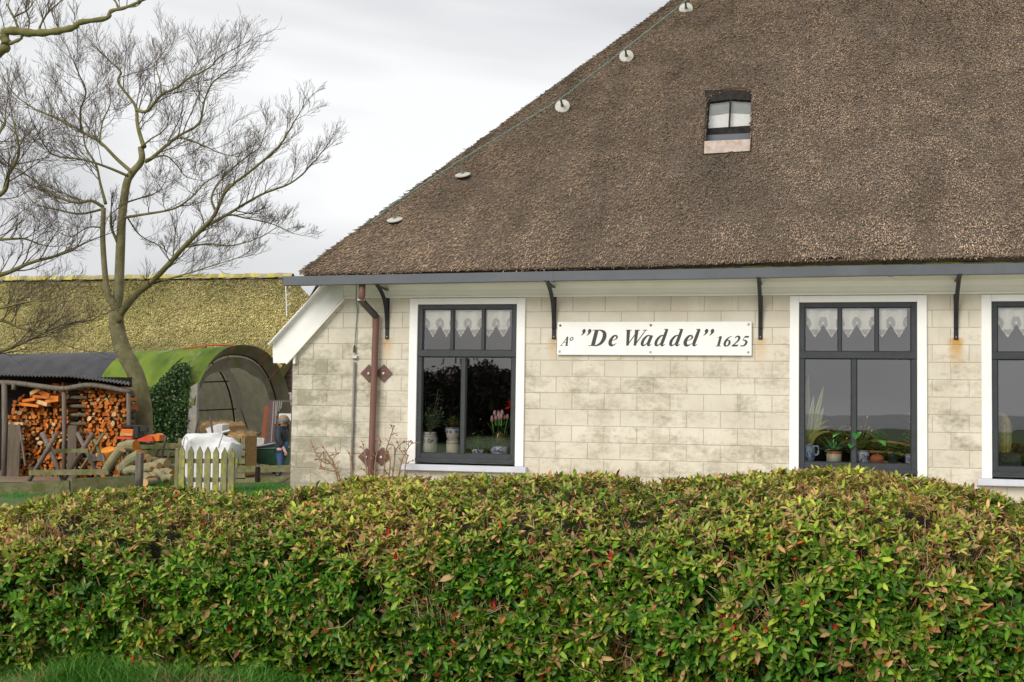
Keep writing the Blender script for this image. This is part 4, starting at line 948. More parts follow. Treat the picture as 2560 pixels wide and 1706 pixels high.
tipb = (rng.random(nL) < .12+.26*top_) & ~isr; cv[tipb,7] = tan_*1.1; half = tipb & (rng.random(nL) < .5); cv[half,4:7] = cv[half,4:7]*.45+tan_*.55
cv[:,2] *= 1.25; cv[:,5] *= 1.2
M['hedgeleaf'] = pm('hedge_leaf', (.9,.9,.9), (1.1,1.1,1.1), 30, .42, attr=True, spec=.22, translucent=.15)
# the 300 leaves that show largest are parts of their own
cen = base+dr*ln[:,None]*.5; dist = np.linalg.norm(cen-CAM,axis=1)
score = ln*wd*np.abs(np.einsum('ij,ij->i', nm, (CAM-cen)/dist[:,None]))/dist**2*np.where(dep < .03,1,0)
rel = RC @ (cen-CAM).T; pu, pv = 1280+FPX*rel[0]/rel[2], 853-FPX*rel[1]/rel[2]; score[(pu<10)|(pu>2550)|(pv>1690)] = 0
big = np.argsort(-score)[:300]; rest = np.ones(nL,bool); rest[big] = False
nr = int(rest.sum()); F_ = (LF[None]+8*np.arange(nr)[:,None,None]).reshape(-1,3)
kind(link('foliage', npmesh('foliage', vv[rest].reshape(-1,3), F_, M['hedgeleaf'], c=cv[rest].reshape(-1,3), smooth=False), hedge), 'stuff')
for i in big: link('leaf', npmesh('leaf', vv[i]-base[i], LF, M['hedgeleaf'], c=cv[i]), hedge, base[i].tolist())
# stems and dry tangles
nt_ = 26000; sx = HX0+rng.random(nt_)*(HX1-HX0); ss = rng.random(nt_)*.78; p, n = hedge_frame(sx, ss); kp = (vnoise(p+20,3.) > .60) | (rng.random(nt_) < .18); sx, ss, p, n = sx[kp], ss[kp], p[kp], n[kp]; nt_ = len(sx); p = p-n*rng.uniform(0,.08,nt_)[:,None]; d = n*.5+np.array([0,0,.7])+rng.normal(0,.5,(nt_,3)); d /= np.linalg.norm(d,axis=1)[:,None]
ln_ = (rng.uniform(.05,.17,nt_)*(1-.6*np.clip(n[:,2],0,1)))[:,None]; s_ = np.cross(d,CAM-p); s_ /= np.linalg.norm(s_,axis=1)[:,None]; w_ = rng.uniform(.0012,.0026,nt_)[:,None]; u_ = rng.normal(0,.012,(nt_,3))
v = np.stack([p-s_*w_,p+s_*w_,p+d*ln_*.5+u_+s_*w_,p+d*ln_*.5+u_-s_*w_,p+d*ln_+s_*w_*.6,p+d*ln_-s_*w_*.6],1).reshape(-1,3)
f = (np.array([(0,1,2,3),(3,2,4,5)])[None]+6*np.arange(nt_)[:,None,None]).reshape(-1,4)
c = np.repeat(np.array([(.26,.11,.035),(.34,.22,.10),(.14,.07,.03),(.40,.31,.18)])[rng.integers(0,4,nt_)],6,0)
M['twig'] = pm('hedge_twig', (.9,.9,.9), (1.1,1.1,1.1), 30, .8, attr=True)
kind(link('stems', npmesh('stems', v, f, M['twig'], c=c), hedge), 'stuff')

# ------------------------------------------------------------ grass at the foot of the hedge and by the house corner
def grass_patch(name, n, fx, fy, hh, cols, seedh=0.):
    x = fx(rng.random(n)); y = fy(rng.random(n), x); z = ground_h(x,y); p = np.stack([x,y,z],-1)
    clump = vnoise(p,3.); h = rng.uniform(*hh,n)*(.25+1.5*clump**1.5); a = rng.uniform(0,6.283,n); ln = rng.uniform(.1,.75,n)
    d = np.stack([np.cos(a)*ln,np.sin(a)*ln,np.ones(n)],-1); d /= np.linalg.norm(d,axis=1)[:,None]
    s_ = np.stack([-np.sin(a+rng.normal(0,.8,n)),np.cos(a),np.zeros(n)],-1); w = rng.uniform(.0014,.0030,n)[:,None]
    m = p+d*(h*.55)[:,None]; t = p+d*h[:,None]+np.stack([np.cos(a),np.sin(a),-.6*np.ones(n)],-1)*(h*.28)[:,None]
    v = np.stack([p-s_*w,p+s_*w,m+s_*w*.8,m-s_*w*.8,t],1).reshape(-1,3); o = 5*np.arange(n)[:,None,None]
    f3 = (np.array([(0,1,2),(0,2,3),(3,2,4)])[None]+o).reshape(-1,3)
    cc = np.array(cols)[rng.integers(0,len(cols),n)]*rng.uniform(.7,1.3,n)[:,None]; dry = vnoise(p+40,2.5) > .66; cc[dry & (rng.random(n)<.5)] = (.30,.22,.10)
    return kind(link(name, npmesh(name, v, f3, M['grassb'], c=np.repeat(cc,5,0))), 'stuff')
M['grassb'] = pm('grass_blade', (.9,.9,.9), (1.1,1.1,1.1), 20, .55, attr=True, translucent=.25)
gc = [(.05,.19,.012),(.08,.25,.02),(.12,.28,.03),(.035,.13,.012)]
o = grass_patch('verge_grass', 60000, lambda r: -3.4+r*6.2, lambda r,x: -9.6+r*1.02, (.06,.20), gc); o['label'] = 'green verge grass along the foot of the hedge'
o = grass_patch('lawn_grass', 26000, lambda r: -9.5+r*6.2, lambda r,x: 1.4+r*5.0, (.03,.07), [(.03,.30,.01),(.05,.36,.015),(.04,.24,.01)]); o['label'] = 'bright short lawn grass between the house corner and the low fence'
# ------------------------------------------------------------ barn behind the yard
M['mossthatch'] = pm('mossy_thatch', (.17,.15,.05), (.26,.22,.09), 5, .95, bump=1, bscale=30)
M['tuft'] = pm('thatch_tuft', (.85,.85,.85), (1.15,1.15,1.15), 2, .9, attr=True, spec=.1)
M['ridget'] = pm('lichen_ridge_tile', (.30,.26,.16), (.40,.36,.22), 5, .9, c3=(.46,.39,.04), s3=4.5, p3=(.47,.57), rnd=.3)
M['brownboard'] = pm('brown_weatherboard', (.115,.075,.068), (.15,.10,.09), 4, .7, stretch=(.3,1,4), rnd=.12)
M['void'] = pm('dark_opening', (.006,.006,.006), None, rough=.9)
barn = thing('barn', 'long barn with mossy yellow-green thatch and lichen-yellow ridge tiles behind the yard', 'barn', (-20,25,0))
RZ = P(725,695,25)[2]; BO = V3(0,25,RZ); BN = unit((0,-1,1)); bd = V3(0,-1,-1)/math.sqrt(2)
bpoly = [V3(-36,25,RZ)]+[PL(x,y,BO,BN) for x,y in ((728,697),(752,718),(780,748),(802,800),(760,850),(712,904),(697,924),(683,948),(668,962))]
e = bpoly[-1]; bpoly += [V3(-36, e[1], e[2])]
mb = MB(); mb.prism(bpoly, -BN*.4); broof = mb.build('thatched_slope', M['mossthatch'], barn)
b2 = [(q[0],q[1]) for q in bpoly]; n = 95000; x = -36+rng.random(n)*25.5; y = e[1]+rng.random(n)*(25-e[1]); k_ = in_poly(x,y,b2); x, y = x[k_], y[k_]; n = len(x)
p = np.stack([x,y,RZ-(25-y)],-1)+BN*.01; d = bd+BN*.25+rng.normal(0,.45,(n,3)); d /= np.linalg.norm(d,axis=1)[:,None]; s_ = np.cross(d,BN); s_ /= np.linalg.norm(s_,axis=1)[:,None]
ln_ = rng.uniform(.04,.12,n)[:,None]; w_ = rng.uniform(.007,.016,n)[:,None]; v = np.stack([p-s_*w_,p+s_*w_,p+d*ln_+BN*.02+s_*w_*.4,p+d*ln_+BN*.02-s_*w_*.4],1).reshape(-1,3)
g_ = vnoise(p,.5)*.6+vnoise(p,1.7)*.4; l_ = (.85+.6*rng.random(n))*(.55+.9*vnoise(p+3,.8)); c = np.stack([.44*l_,(.355+.055*g_)*l_,(.145+.045*(1-g_))*l_],-1)
topd = np.clip(1-(25-y)/.9,0,1); br = rng.random(n) < topd*.75; c[br] = np.stack([.16*l_[br],.125*l_[br],.075*l_[br]],-1)
gm = rng.random(n) < .10+.25*np.clip(g_-.5,0,1); c[gm] = np.stack([.16*l_[gm],.20*l_[gm],.03*l_[gm]],-1)
kind(link('moss_tufts', npmesh('moss_tufts', v, np.arange(len(v)).reshape(-1,4), M['tuft'], c=np.repeat(c,4,0)), broof), 'stuff')
mb = MB(); mb.add([(-36,25.02,RZ),(-14.2,25.02,RZ),(-12.6,29,RZ-4),(-36,29,RZ-4)],[(0,1,2,3)]); mb.build('rear_slope', M['mossthatch'], barn)
tm = MB(); n_ = 9; vs = []
for sx_, rr in ((-.155,.15),(-.13,.155),(.12,.145),(.155,.135)):
    for k in range(n_): a = math.pi*k/(n_-1); vs.append((sx_, rr*math.cos(a), rr*math.sin(a)*1.05-.02))
tm.add(vs, [(i*n_+j,i*n_+j+1,(i+1)*n_+j+1,(i+1)*n_+j) for i in range(3) for j in range(n_-1)]); tme = tm.mesh('ridge_tile', M['ridget'], smooth=True)
xr = bpoly[1][0]-.1; k = 0
while xr > -28.5: o = link('ridge_tile', tme, barn, (xr, 25, RZ+.03+.012*math.sin(k*1.7))); o.rotation_euler = (0,.02*math.sin(k*2.3),0); xr -= .30; k += 1
zb = 2.75
for k in range(15):
    z1 = zb-k*.155; a, b = P(640,950,22.4), P(812,950,22.4); mb = MB(); mb.prism([(a[0],22.4-.03,z1-.155),(b[0],22.4-.03,z1-.155),(b[0],22.4,z1),(a[0],22.4,z1)], (0,.04,0)); mb.build('weatherboard', M['brownboard'], barn)
mb = MB(); mb.box((-36,22.5,0),(P(812,950,22.5)[0],22.6,3.2)); mb.build('wall', M['brownboard'], barn)
a, b = P(692,981,22.3), P(731,1014,22.3); mb = MB(); mb.box((a[0],22.28,b[2]),(b[0],22.34,a[2])); wn = mb.build('window', M['white'], barn); mb = MB(); mb.box((a[0]+.07,22.27,b[2]+.05),(b[0]-.09,22.279,a[2]-.06)); mb.build('pane', M['void'], wn)
a, b = P(717,792,22.7), P(714,705,24.2); mb = MB(); mb.tube([a,b], .018, 6); rod = mb.build('lightning_rod', M['zinc'], barn)
for x, y, Y in ((716,740,23.6),(717,765,23.1)): q = P(x,y,Y); mb = MB(); mb.tube([q,q+V3(.18,-.06,.08)], .02, 5); mb.build('rod_bracket', M['zinc'], rod)

# ------------------------------------------------------------ arched shelter
M['greencover'] = pm('algae_green_sheet', (.045,.115,.003), (.20,.285,.02), 1.6, .75, c3=(.36,.38,.20), s3=2.0, p3=(.57,.72), contrast=(.32,.66), bump=.8, bscale=5., stretch=(1,.5,1))
M['blackcover'] = pm('black_sheet', (.022,.022,.025), (.042,.042,.046), 2.5, .5, spec=.35)
M['rim'] = pm('grey_sheet_rim', (.30,.28,.22), (.20,.19,.14), 3, .7, c3=(.16,.20,.05), s3=1.4, p3=(.5,.65), translucent=.35)
M['lining'] = pm('grimy_lining', (.36,.33,.25), (.48,.45,.36), 3, .85, c3=(.16,.14,.09), s3=4, p3=(.54,.66), translucent=.4)
M['whitesheet'] = pm('white_plastic', (.80,.80,.82), (.74,.74,.76), 3, .5, translucent=.5)
M['rope_black'] = pm('black_rope', (.012,.012,.012), None, rough=.8); M['rope_green'] = pm('green_rope', (.02,.09,.06), None, rough=.8); M['rope_orange'] = pm('orange_twine', (.42,.10,.03), None, rough=.8)
TC = P(592,874,14.0); TH = TC[2]; TA_ = unit((-.94,.34,0)); TW = unit((.34,.94,0)); TWD = 1.72
shelter = thing('arched_shelter', 'arched tunnel shelter with algae-green sheet and open dark mouth', 'shelter', (TC[0],TC[1],0))
def TP(s, ph, sc=1., zs=1.):
    c_, s_ = math.cos(ph), math.sin(ph); lat = -math.copysign(abs(c_)**.85, c_)*TWD*sc; z = TH*abs(s_)**.80*zs
    return V3(TC[0],TC[1],0)+TA_*s+TW*lat+V3(0,0,z)
def sheet(name, s0, s1, p0, p1, mat, parent, sc0=1., sc1=1., ns=10, nph=28, sag=0., th=.0):
    vs = []
    for i in range(ns+1):
        u = i/ns; s = s0+(s1-s0)*u; sc = sc0+(sc1-sc0)*u-sag*math.sin(math.pi*((u*2)%1))
        for j in range(nph+1): vs.append(TP(s, p0+(p1-p0)*j/nph, sc, sc))
    mb = MB(); w = nph+1; mb.add(vs, [(i*w+j,i*w+j+1,(i+1)*w+j+1,(i+1)*w+j) for i in range(ns) for j in range(nph)])
    return mb.build(name, mat, parent, smooth=True, recalc=False)
def two_sided(name, base, inside, tl, f):
    m = base; t, b, n, l = nodes_of(m); out = t.nodes['Material Output']; src = out.inputs[0].links[0].from_socket
    g = n('ShaderNodeNewGeometry'); di = n('ShaderNodeBsdfDiffuse'); z = n('ShaderNodeTexNoise'); z.inputs['Scale'].default_value = 4.5; z.inputs['Detail'].default_value = 8; r = n('ShaderNodeValToRGB'); r.color_ramp.elements[0].position = .40; r.color_ramp.elements[1].position = .6
    r.color_ramp.elements[0].color = (inside[0]*.35, inside[1]*.35, inside[2]*.3, 1); r.color_ramp.elements[1].color = (*inside, 1); l(g.outputs['Position'], z.inputs['Vector']); l(z.outputs[0], r.inputs[0]); l(r.outputs[0], di.inputs[0])
    tr = n('ShaderNodeBsdfTranslucent'); tr.inputs[0].default_value = (*tl, 1); m1 = n('ShaderNodeMixShader'); m2 = n('ShaderNodeMixShader'); m2.inputs[0].default_value = f
    l(g.outputs['Backfacing'], m1.inputs[0]); l(src, m1.inputs[1]); l(di.outputs[0], m1.inputs[2]); l(m1.outputs[0], m2.inputs[1]); l(tr.outputs[0], m2.inputs[2]); l(m2.outputs[0], out.inputs[0])
two_sided('green', M['greencover'], (.30,.275,.19), (.55,.52,.37), .30)
cov = sheet('green_sheet', -.30, 3.5, .42, math.pi-.02, M['greencover'], shelter, 1.035, 1.0, 12, sag=.004)
sheet('black_sheet', 3.5, 22, .30, math.pi-.02, M['blackcover'], shelter, 1.0, 1.0, 20, sag=.008)
rimv = sheet('rim_band', -.31, .02, .45, math.pi-.10, M['rim'], shelter, 1.04, .955, 4)
sheet('lining', 3.5, 4.4, .03, math.pi-.03, M['lining'], shelter, .975, .97, 8)
ew = MB(); ew.add([TP(4.3, a, .97, .97) for a in np.linspace(.02,math.pi-.02,24)], [tuple(range(24))]); ew.build('end_wall', M['lining'], shelter)
# valance hanging inside the mouth
vs = []; nn = 26
for j in range(nn+1):
    a = .55+(math.pi-1.0)*j/nn; t_ = j/nn; dpt = .10+.09*math.sin(t_*math.pi)**2+.025*math.sin(t_*22); o_ = TP(.0,a,.93,.93); q = TP(.05,a,.93-dpt/1.9,.93-dpt/1.9); vs += [o_, q+V3(0,0,-.02)]
mb = MB(); mb.add(vs, [(2*j,2*j+1,2*j+3,2*j+2) for j in range(nn)]); mb.build('valance', M['rim'], shelter, smooth=True, recalc=False)
for s, mat, r, a0, a1 in ((1.12,M['white'],.0,1.75,3.05),):
    vs = []
    for a in np.linspace(a0, a1, 20): vs += [TP(s,a,.92,.92), TP(s+.36,a,.93,.93)]
    mb = MB(); mb.add(vs, [(2*j,2*j+1,2*j+3,2*j+2) for j in range(19)]); mb.build('white_hoop', M['whitesheet'], shelter, recalc=False)
for s in (.02, 1.66, 4.2): mb = MB(); mb.tube([TP(s,a,.955,.955) for a in np.linspace(.02,math.pi-.02,26)], .022, 6); mb.build('hoop', M['black'], shelter, smooth=True)
for z, s, m in ((2.02,1.3,'rope_black'),(1.30,1.3,'rope_black'),(1.72,4.,'rope_green'),(1.05,4.,'rope_green')):
    mb = MB(); hw = TWD*(1-(z/TH)**1.25)**.43*.92; A_ = V3(TC[0],TC[1],z)+TA_*s; mb.tube([A_-TW*hw, A_+V3(0,0,-.05), A_+TW*hw], .016, 5); mb.build('rope', M[m], shelter)
mb = MB(); mb.tube([TP(1.4,2.62,.95,.95),TP(1.0,2.9,.93,.93)+V3(0,0,-.3),TP(.2,3.0,.90,.90)+V3(0,0,.3)], .012, 5); mb.build('rope', M['rope_black'], shelter)
mb = MB(); mb.tube(crom([TP(.75,1.45,1.03,1.03),TP(.9,.95,1.03,1.03),TP(1.0,.62,1.04,1.04),TP(.9,.45,1.06,1.06)],6), .014, 5); mb.build('lashing_rope', M['rope_black'], shelter)
mb = MB(); mb.tube(crom([TP(.2,1.75,1.045,1.045),TP(.6,1.5,1.04,1.04),TP(1.4,1.35,1.03,1.03)],5), .022, 5); mb.build('twine', M['rope_orange'], shelter)
for a in (1.35,1.95,2.25): mb = MB(); mb.tube([TP(-.3,a,1.05,1.05),TP(-.1,a,.90,.90)], .012, 5); mb.build('twine', M['rope_orange'], shelter)
mb = MB(); q = TP(.55,.47,1.05,1.05); mb.lathe([(.001,-.08),(.10,-.06),(.13,.0),(.08,.07),(.001,.09)], q, 10); mb.build('weight_bag', M['white'], shelter, smooth=True)
mb = MB(); q = P(478,1040,12.4); w_ = .13; mb.prism([(q[0]-w_,12.4,0),(q[0]+w_,12.4,0),P(494,957,12.4),P(476,968,12.4)], (0,.10,0)); mb.build('jamb_slab', pm('concrete_slab',(.34,.32,.28),(.25,.24,.20),5,.9), shelter)
M['greypost'] = pm('weathered_wood', (.11,.09,.07), (.18,.155,.125), 4, .85, stretch=(6,6,.8), bump=.3)
M['greenwood'] = pm('algae_wood', (.14,.135,.06), (.21,.19,.10), 4, .85, stretch=(2,2,2), bump=.3, c3=(.10,.12,.03), s3=3, p3=(.5,.62))
mb = MB(); a, b = P(668,1000,12.8), P(688,1005,12.8); mb.box((a[0],12.8,0),(b[0],12.9,a[2])); mb.build('mouth_post', M['brownboard'], shelter)

# ivy and long grass grown up beside the mouth
M['ivyleaf'] = pm('ivy_leaf', (.9,.9,.9), (1.1,1.1,1.1), 20, .45, attr=True, translucent=.15)
ivy = thing('ivy_bush', 'dense dark green ivy mound beside the mouth of the arched shelter', 'bush', (P(415,1120,12.6)[0],12.6,0))
def blob_leaves(n, fpx, fpy, Y, dY, size, cols):
    q = np.array([P(fpx(), fpy(), Y+random.uniform(-dY,dY)) for _ in range(n)]); d = rng.normal(0,1,(n,3))+np.array([0,-.5,-.5]); d /= np.linalg.norm(d,axis=1)[:,None]; s_ = np.cross(d,rng.normal(0,1,(n,3))); s_ /= np.linalg.norm(s_,axis=1)[:,None]
    l_ = rng.uniform(*size,n)[:,None]; v = np.stack([q,q+d*l_*.5+s_*l_*.4,q+d*l_,q+d*l_*.5-s_*l_*.4],1).reshape(-1,3); c = np.array(cols)[rng.integers(0,len(cols),n)]*rng.uniform(.6,1.4,n)[:,None]
    return v, np.repeat(c,4,0)
def ipx():
    return random.triangular(338,478,420)
v, c = blob_leaves(9000, lambda: random.uniform(330,474), lambda: 0, 12.6, .25, (.035,.085), [(.04,.11,.025),(.07,.15,.04),(.025,.07,.018),(.12,.17,.07)])
# reshape the mound: sloping upper edge from the shelter's lashing down to the left
n = len(v)//4
for i in range(n):
    px = random.uniform(345,476); top = np.interp(px,[345,390,440,476],[990,962,910,905]); py = top+abs(random.gauss(0,.45))*(1120-top) if random.random() < .3 else random.uniform(top,1135)
    q = P(px, py, 12.6+random.uniform(-.25,.25)); v[4*i:4*i+4] += q-v[4*i]
kind(link('foliage', npmesh('foliage', v, np.arange(len(v)).reshape(-1,4), M['ivyleaf'], c=c), ivy), 'stuff')
mb = MB(); mb.prism([P(350,1000,12.75),P(440,925,12.75),P(470,920,12.75),V3(P(470,1130,12.75)[0],12.75,0),V3(P(350,1130,12.75)[0],12.75,0)], (0,.2,0)); mb.build('stems', M['hedgecore'], ivy)

# ------------------------------------------------------------ firewood shelter
YS = 6.2
shed = thing('firewood_shed', 'open lean-to of grey poles under a corrugated sheet roof full of firewood', 'shed', (P(160,1195,YS)[0],YS+.8,0))
M['corr'] = pm('corrugated_sheet', (.085,.08,.075), (.15,.14,.13), 6, .7, spec=.3)
xa, xb = P(-120,938,YS)[0], P(331,965,YS)[0]
def roofz(x): 
    px = np.interp(x, [P(q,950,YS)[0] for q in (-120,0,110,185,260,331)], [0,1,2,3,4,5]); ys_ = [936,939,942,943,952,963]; pxs = [-120,0,110,185,260,331]
    i = min(4,int(px)); f = px-i; return P(pxs[i]*(1-f)+pxs[i+1]*f, ys_[i]*(1-f)+ys_[i+1]*f, YS)[2]
nxr = 520; vs = []
for i in range(nxr+1):
    x = xa+(xb-xa)*i/nxr; z = roofz(x); w_ = .014*math.sin(x*2*math.pi/.076)
    for yv, dz in ((YS-.12,0),(YS+.6,.06),(YS+1.7,.02)): vs.append((x-(yv-YS+.12)*.56,yv,z+dz+w_))
mb = MB(); mb.add(vs, [(i*3+j,(i+1)*3+j,(i+1)*3+j+1,i*3+j+1) for i in range(nxr) for j in range(2)]); rf = mb.build('roof_sheet', M['corr'], shed, recalc=False)
mb = MB(); mb.tube(crom([P(-120,956,YS),P(20,957,YS),P(100,966,YS),P(160,972,YS),P(230,963,YS),P(326,980,YS)],5), [.05]*26, 9); mb.build('eave_pole', M['greypost'], shed, smooth=True)
def post(t, px, y0, y1, Y, r, name='post', mat='greypost', ground=False, px1=None):
    a, b = P(px1 or px,y1,Y), P(px,y0,Y)
    if ground: a[2] = 0
    mb = MB(); mb.tube([a,(a+b)/2+V3(.01,0,0),b], [r*1.05,r,r*.95], 10); return mb.build(name, M[mat], t, smooth=True)
post(shed, 11, 957, 1200, YS-.02, .058, ground=True); post(shed, 160, 968, 1190, YS+.05, .045, ground=True); post(shed, 321, 978, 1190, YS, .04, ground=True); post(shed, 34, 958, 975, YS+.0, .045, 'strut')
for x0, x1, y0, y1, Y in ((20,47,1062,1196,YS-.06),(170,189,1064,1165,YS-.05)):
    a, b = P(x0,y0,Y), P(x1,y1,Y); mb = MB(); mb.cbox((a[0],Y,0.),(b[0],Y+.04,a[2]),.006); mb.build('upright_board', pm('old_plank',(.085,.065,.045),(.13,.10,.07),5,.85,stretch=(5,5,.7)) if 'old_plank' not in bpy.data.materials else bpy.data.materials['old_plank'], shed)
mb = MB(); a, b = P(-120,950,YS+1.6), P(326,950,YS+1.6); mb.box((a[0],YS+1.62,0),(b[0],YS+1.66,1.95)); mb.build('back_boards', M['oldwood'], shed)

M['woodend'] = pm('fresh_split_wood', (.50,.115,.010), (.64,.21,.028), 7, .8, rnd=.35)
M['woodpale'] = pm('pale_split_wood', (.60,.42,.22), (.52,.30,.12), 7, .8, rnd=.2)
M['bark'] = pm('log_bark', (.075,.065,.04), (.15,.135,.085), 14, .9, bump=.5)
def log_mesh(kind_, mats):
    mb = MB(); L_ = .34
    if kind_ == 'round': a = [i*2*math.pi/9 for i in range(9)]; pr = [(.048*math.cos(t)*random.uniform(.9,1.1), .048*math.sin(t)*random.uniform(.9,1.1)) for t in a]; bark = [1]*9
    elif kind_ == 'half': a = [math.pi*i/6 for i in range(7)]; pr = [(.062*math.cos(t), .055*math.sin(t)-.02) for t in a]; bark = [1]*6+[0]
    elif kind_ == 'wedge': a = [math.pi*.15+math.pi*.7*i/4 for i in range(5)]; pr = [(.0,-.05)]+[(.075*math.cos(t),.075*math.sin(t)-.03) for t in a]; bark = [0,1,1,1,1,0]
    else: pr = [(-.05,-.02),(.045,-.032),(.05,.012),(.0,.035),(-.045,.025)]; bark = [0,0,0,1,1]
    k = len(pr); tw = random.uniform(-.06,.06); vs = [(x,0,z) for x,z in pr]+[(x+tw*.3,L_,z+tw*.1) for x,z in pr]
    mb.add(vs, [tuple(range(k)), tuple(range(k,2*k))[::-1]], mi=0)
    for i in range(k): mb.f.append((i,(i+1)%k,k+(i+1)%k,k+i)); mb.mi.append(1 if bark[i] else 0)
    return mb.mesh('firewood_log', mats)
LM = [log_mesh(k, [M['woodend'],M['bark']]) for k in ('round','half','wedge','wedge','split','half','split','wedge')]+[log_mesh(k, [M['woodpale'],M['bark']]) for k in ('wedge','split')]
spots = []
def pile(px0, px1, topf, pyb, Y, cw, ch, side):
    a, b = P(px0,1100,Y)[0], P(px1,1100,Y)[0]; z = P(px0,pyb,Y)[2]; r = 0
    while True:
        x = a+cw/2+(cw/2 if r % 2 else 0); any_ = False; ci = 0
        while x < b-cw*.3:
            pxx = px0+(px1-px0)*(x-a)/(b-a)
            if z < P(pxx, topf(pxx), Y)[2]: spots.append((x+random.uniform(-.02,.02), Y+random.uniform(-.06,.07), z+random.uniform(-.015,.015), side, r, ci)); any_ = True; ci += 1
            x += cw*random.uniform(.85,1.12)
        if not any_: break
        z += ch*random.uniform(.9,1.08); r += 1
pile(24,170, lambda q: np.interp(q,[24,60,110,170],[1000,985,965,952]), 1196, YS+.30, .094, .072, 'left')
pile(192,318, lambda q: np.interp(q,[192,260,318],[962,966,975]), 1188, YS+.22, .094, .072, 'right')
random.shuffle(spots)
lab = {'left':'split orange firewood log stacked end-on in the left bay of the open shed', 'right':'split orange firewood log stacked end-on in the right bay of the open shed'}
rest_ = MB(); nlog = 0
ORD = 'first second third fourth fifth sixth seventh eighth ninth tenth eleventh twelfth thirteenth fourteenth fifteenth sixteenth seventeenth eighteenth nineteenth twentieth'.split()+['%dth' % k for k in range(21,60)]
for i, (x,y,z,sd_,row_,ci_) in enumerate(spots):
    me = LM[random.randrange(len(LM))] if random.random() > .05 else LM[8+random.randrange(2)]
    ry = random.choice((0,1.57,3.14,-1.2,.7,2.4))+random.uniform(-.4,.4); s_ = random.uniform(.62,.98); rz = random.uniform(-.22,.22)
    if nlog < 300:
        o = link('firewood_log', me, None, (x,y,z)); o.rotation_euler = (random.uniform(-.06,.06),ry,rz); o.scale = (s_,1,s_); tag(o, '%s split log, %s course up, %s from the left, %s bay of the firewood shed' % ('pale' if me in LM[8:] else 'orange', ORD[row_], ORD[ci_], sd_), 'log', 'firewood in the %s bay of the shed' % sd_); nlog += 1
    else:
        m_ = Matrix.Translation((x,y,z)) @ Matrix.Rotation(ry,4,'Y'); vs = [m_ @ Vector((q.co[0]*s_,q.co[1],q.co[2]*s_)) for q in me.vertices]; k0 = rest_.n
        rest_.add([tuple(q) for q in vs], []); 
        for pl in me.polygons: rest_.f.append(tuple(k0+j for j in pl.vertices)); rest_.mi.append(pl.material_index)
if rest_.n: o = kind(rest_.build('firewood', [M['woodend'],M['bark']]), 'stuff'); o['label'] = 'more split firewood logs in the open shed'
# crossed logs of the end tower and loose billets thrown on top
for k in range(9):
    pxl, py = 172, 972+k*22; q = P(pxl,py,YS+.14); mb = MB(); c = V3(q[0]+.02,YS+.16,q[2]); 
    mb.tube([c, c+V3(.18,.0,.005), c+V3(.34,.01,0)], [.028,.036,.030], 8, mi=1, capmi=0); o = mb.build('firewood_log', [M['woodpale'] if k % 3 else M['woodend'], M['bark']]); tag(o, '%s crosswise billet from the top at the left end of the right stack' % ORD[k], 'log', 'crosswise billets of the right stack')
for i, (x0,y0,x1,y1,w_) in enumerate(((80,985,103,972,.07),(100,978,128,990,.08),(86,992,150,994,.06),(96,1004,122,1012,.07),(52,1010,100,1016,.05),(18,1042,44,1044,.06),(26,1058,62,1060,.05),(60,1003,92,998,.05),(118,1004,150,1000,.06))):
    a, b = P(x0,y0,YS+.18), P(x1,y1,YS+.12); mb = MB(); mb.bar(a, b, .10, w_, c=None); o = mb.build('firewood_log', [M['woodend'] if i % 3 else M['woodpale']]); tag(o, ('sloping split billet highest on the left firewood stack','broad split billet tipped right near the top of the left stack','long split billet lying level across the left stack top','pale short billet in the middle of the left stack top','thin long billet low on the left stack top','billet end beside the leftmost shed post','thin billet resting on the upright brown board','short billet left of the middle on the left stack','billet at the right of the left stack top')[i], 'log', 'loose billets on the left stack')

# ------------------------------------------------------------ sawhorse, round logs, machine
saw = thing('sawhorse', 'wooden sawbuck of crossed poles and plank rails in front of the firewood', 'sawhorse', (P(160,1190,5.2)[0],5.2,0))
for a, b, Y, r in (((105,1082),(154,1193),5.05,.042),((143,1083),(72,1203),5.0,.042),((193,1082),(238,1176),5.6,.038),((232,1084),(172,1180),5.55,.042),((259,1084),(202,1174),6.0,.03),((236,1098),(262,1172),6.02,.034)):
    q0, q1 = P(*a,Y), P(*b,Y); dlt = unit(q1-q0)
    if q1[2] > .02: q1 = q1+dlt*(q1[2]/max(.2,-dlt[2]))
    mb = MB(); mb.tube([q0,(q0+q1)/2+V3(.008,0,0),q1], r, 9); mb.build('leg', M['greypost' if r > .035 else 'greenwood'], saw, smooth=True)
for a, b, Y, h in (((128,1128),(221,1127),5.25,.075),((73,1182),(272,1180),4.92,.095)):
    mb = MB(); mb.bar(P(*a,Y), P(*b,Y), .03, h); mb.build('rail', M['greenwood'], saw)
mb = MB(); zc = lambda x,y: P(x*.2168,900+y*.2168,5.45); mb.prism([zc(1010,1075),(zc(1060,1080)),(zc(1110,1130)),(zc(1130,1075)),(zc(1185,1075)),(zc(1215,1165)),(zc(1040,1165))], (0,.04,0)); mb.build('notched_board', M['greypost'], saw)
M['logbark'] = pm('smooth_log_bark', (.19,.165,.085), (.30,.265,.16), 8, .85, bump=.3, c3=(.16,.19,.06), s3=4, p3=(.52,.66))
M['cut'] = pm('orange_cut_face', (.62,.20,.02), (.72,.30,.04), 6, .75, rnd=.15)
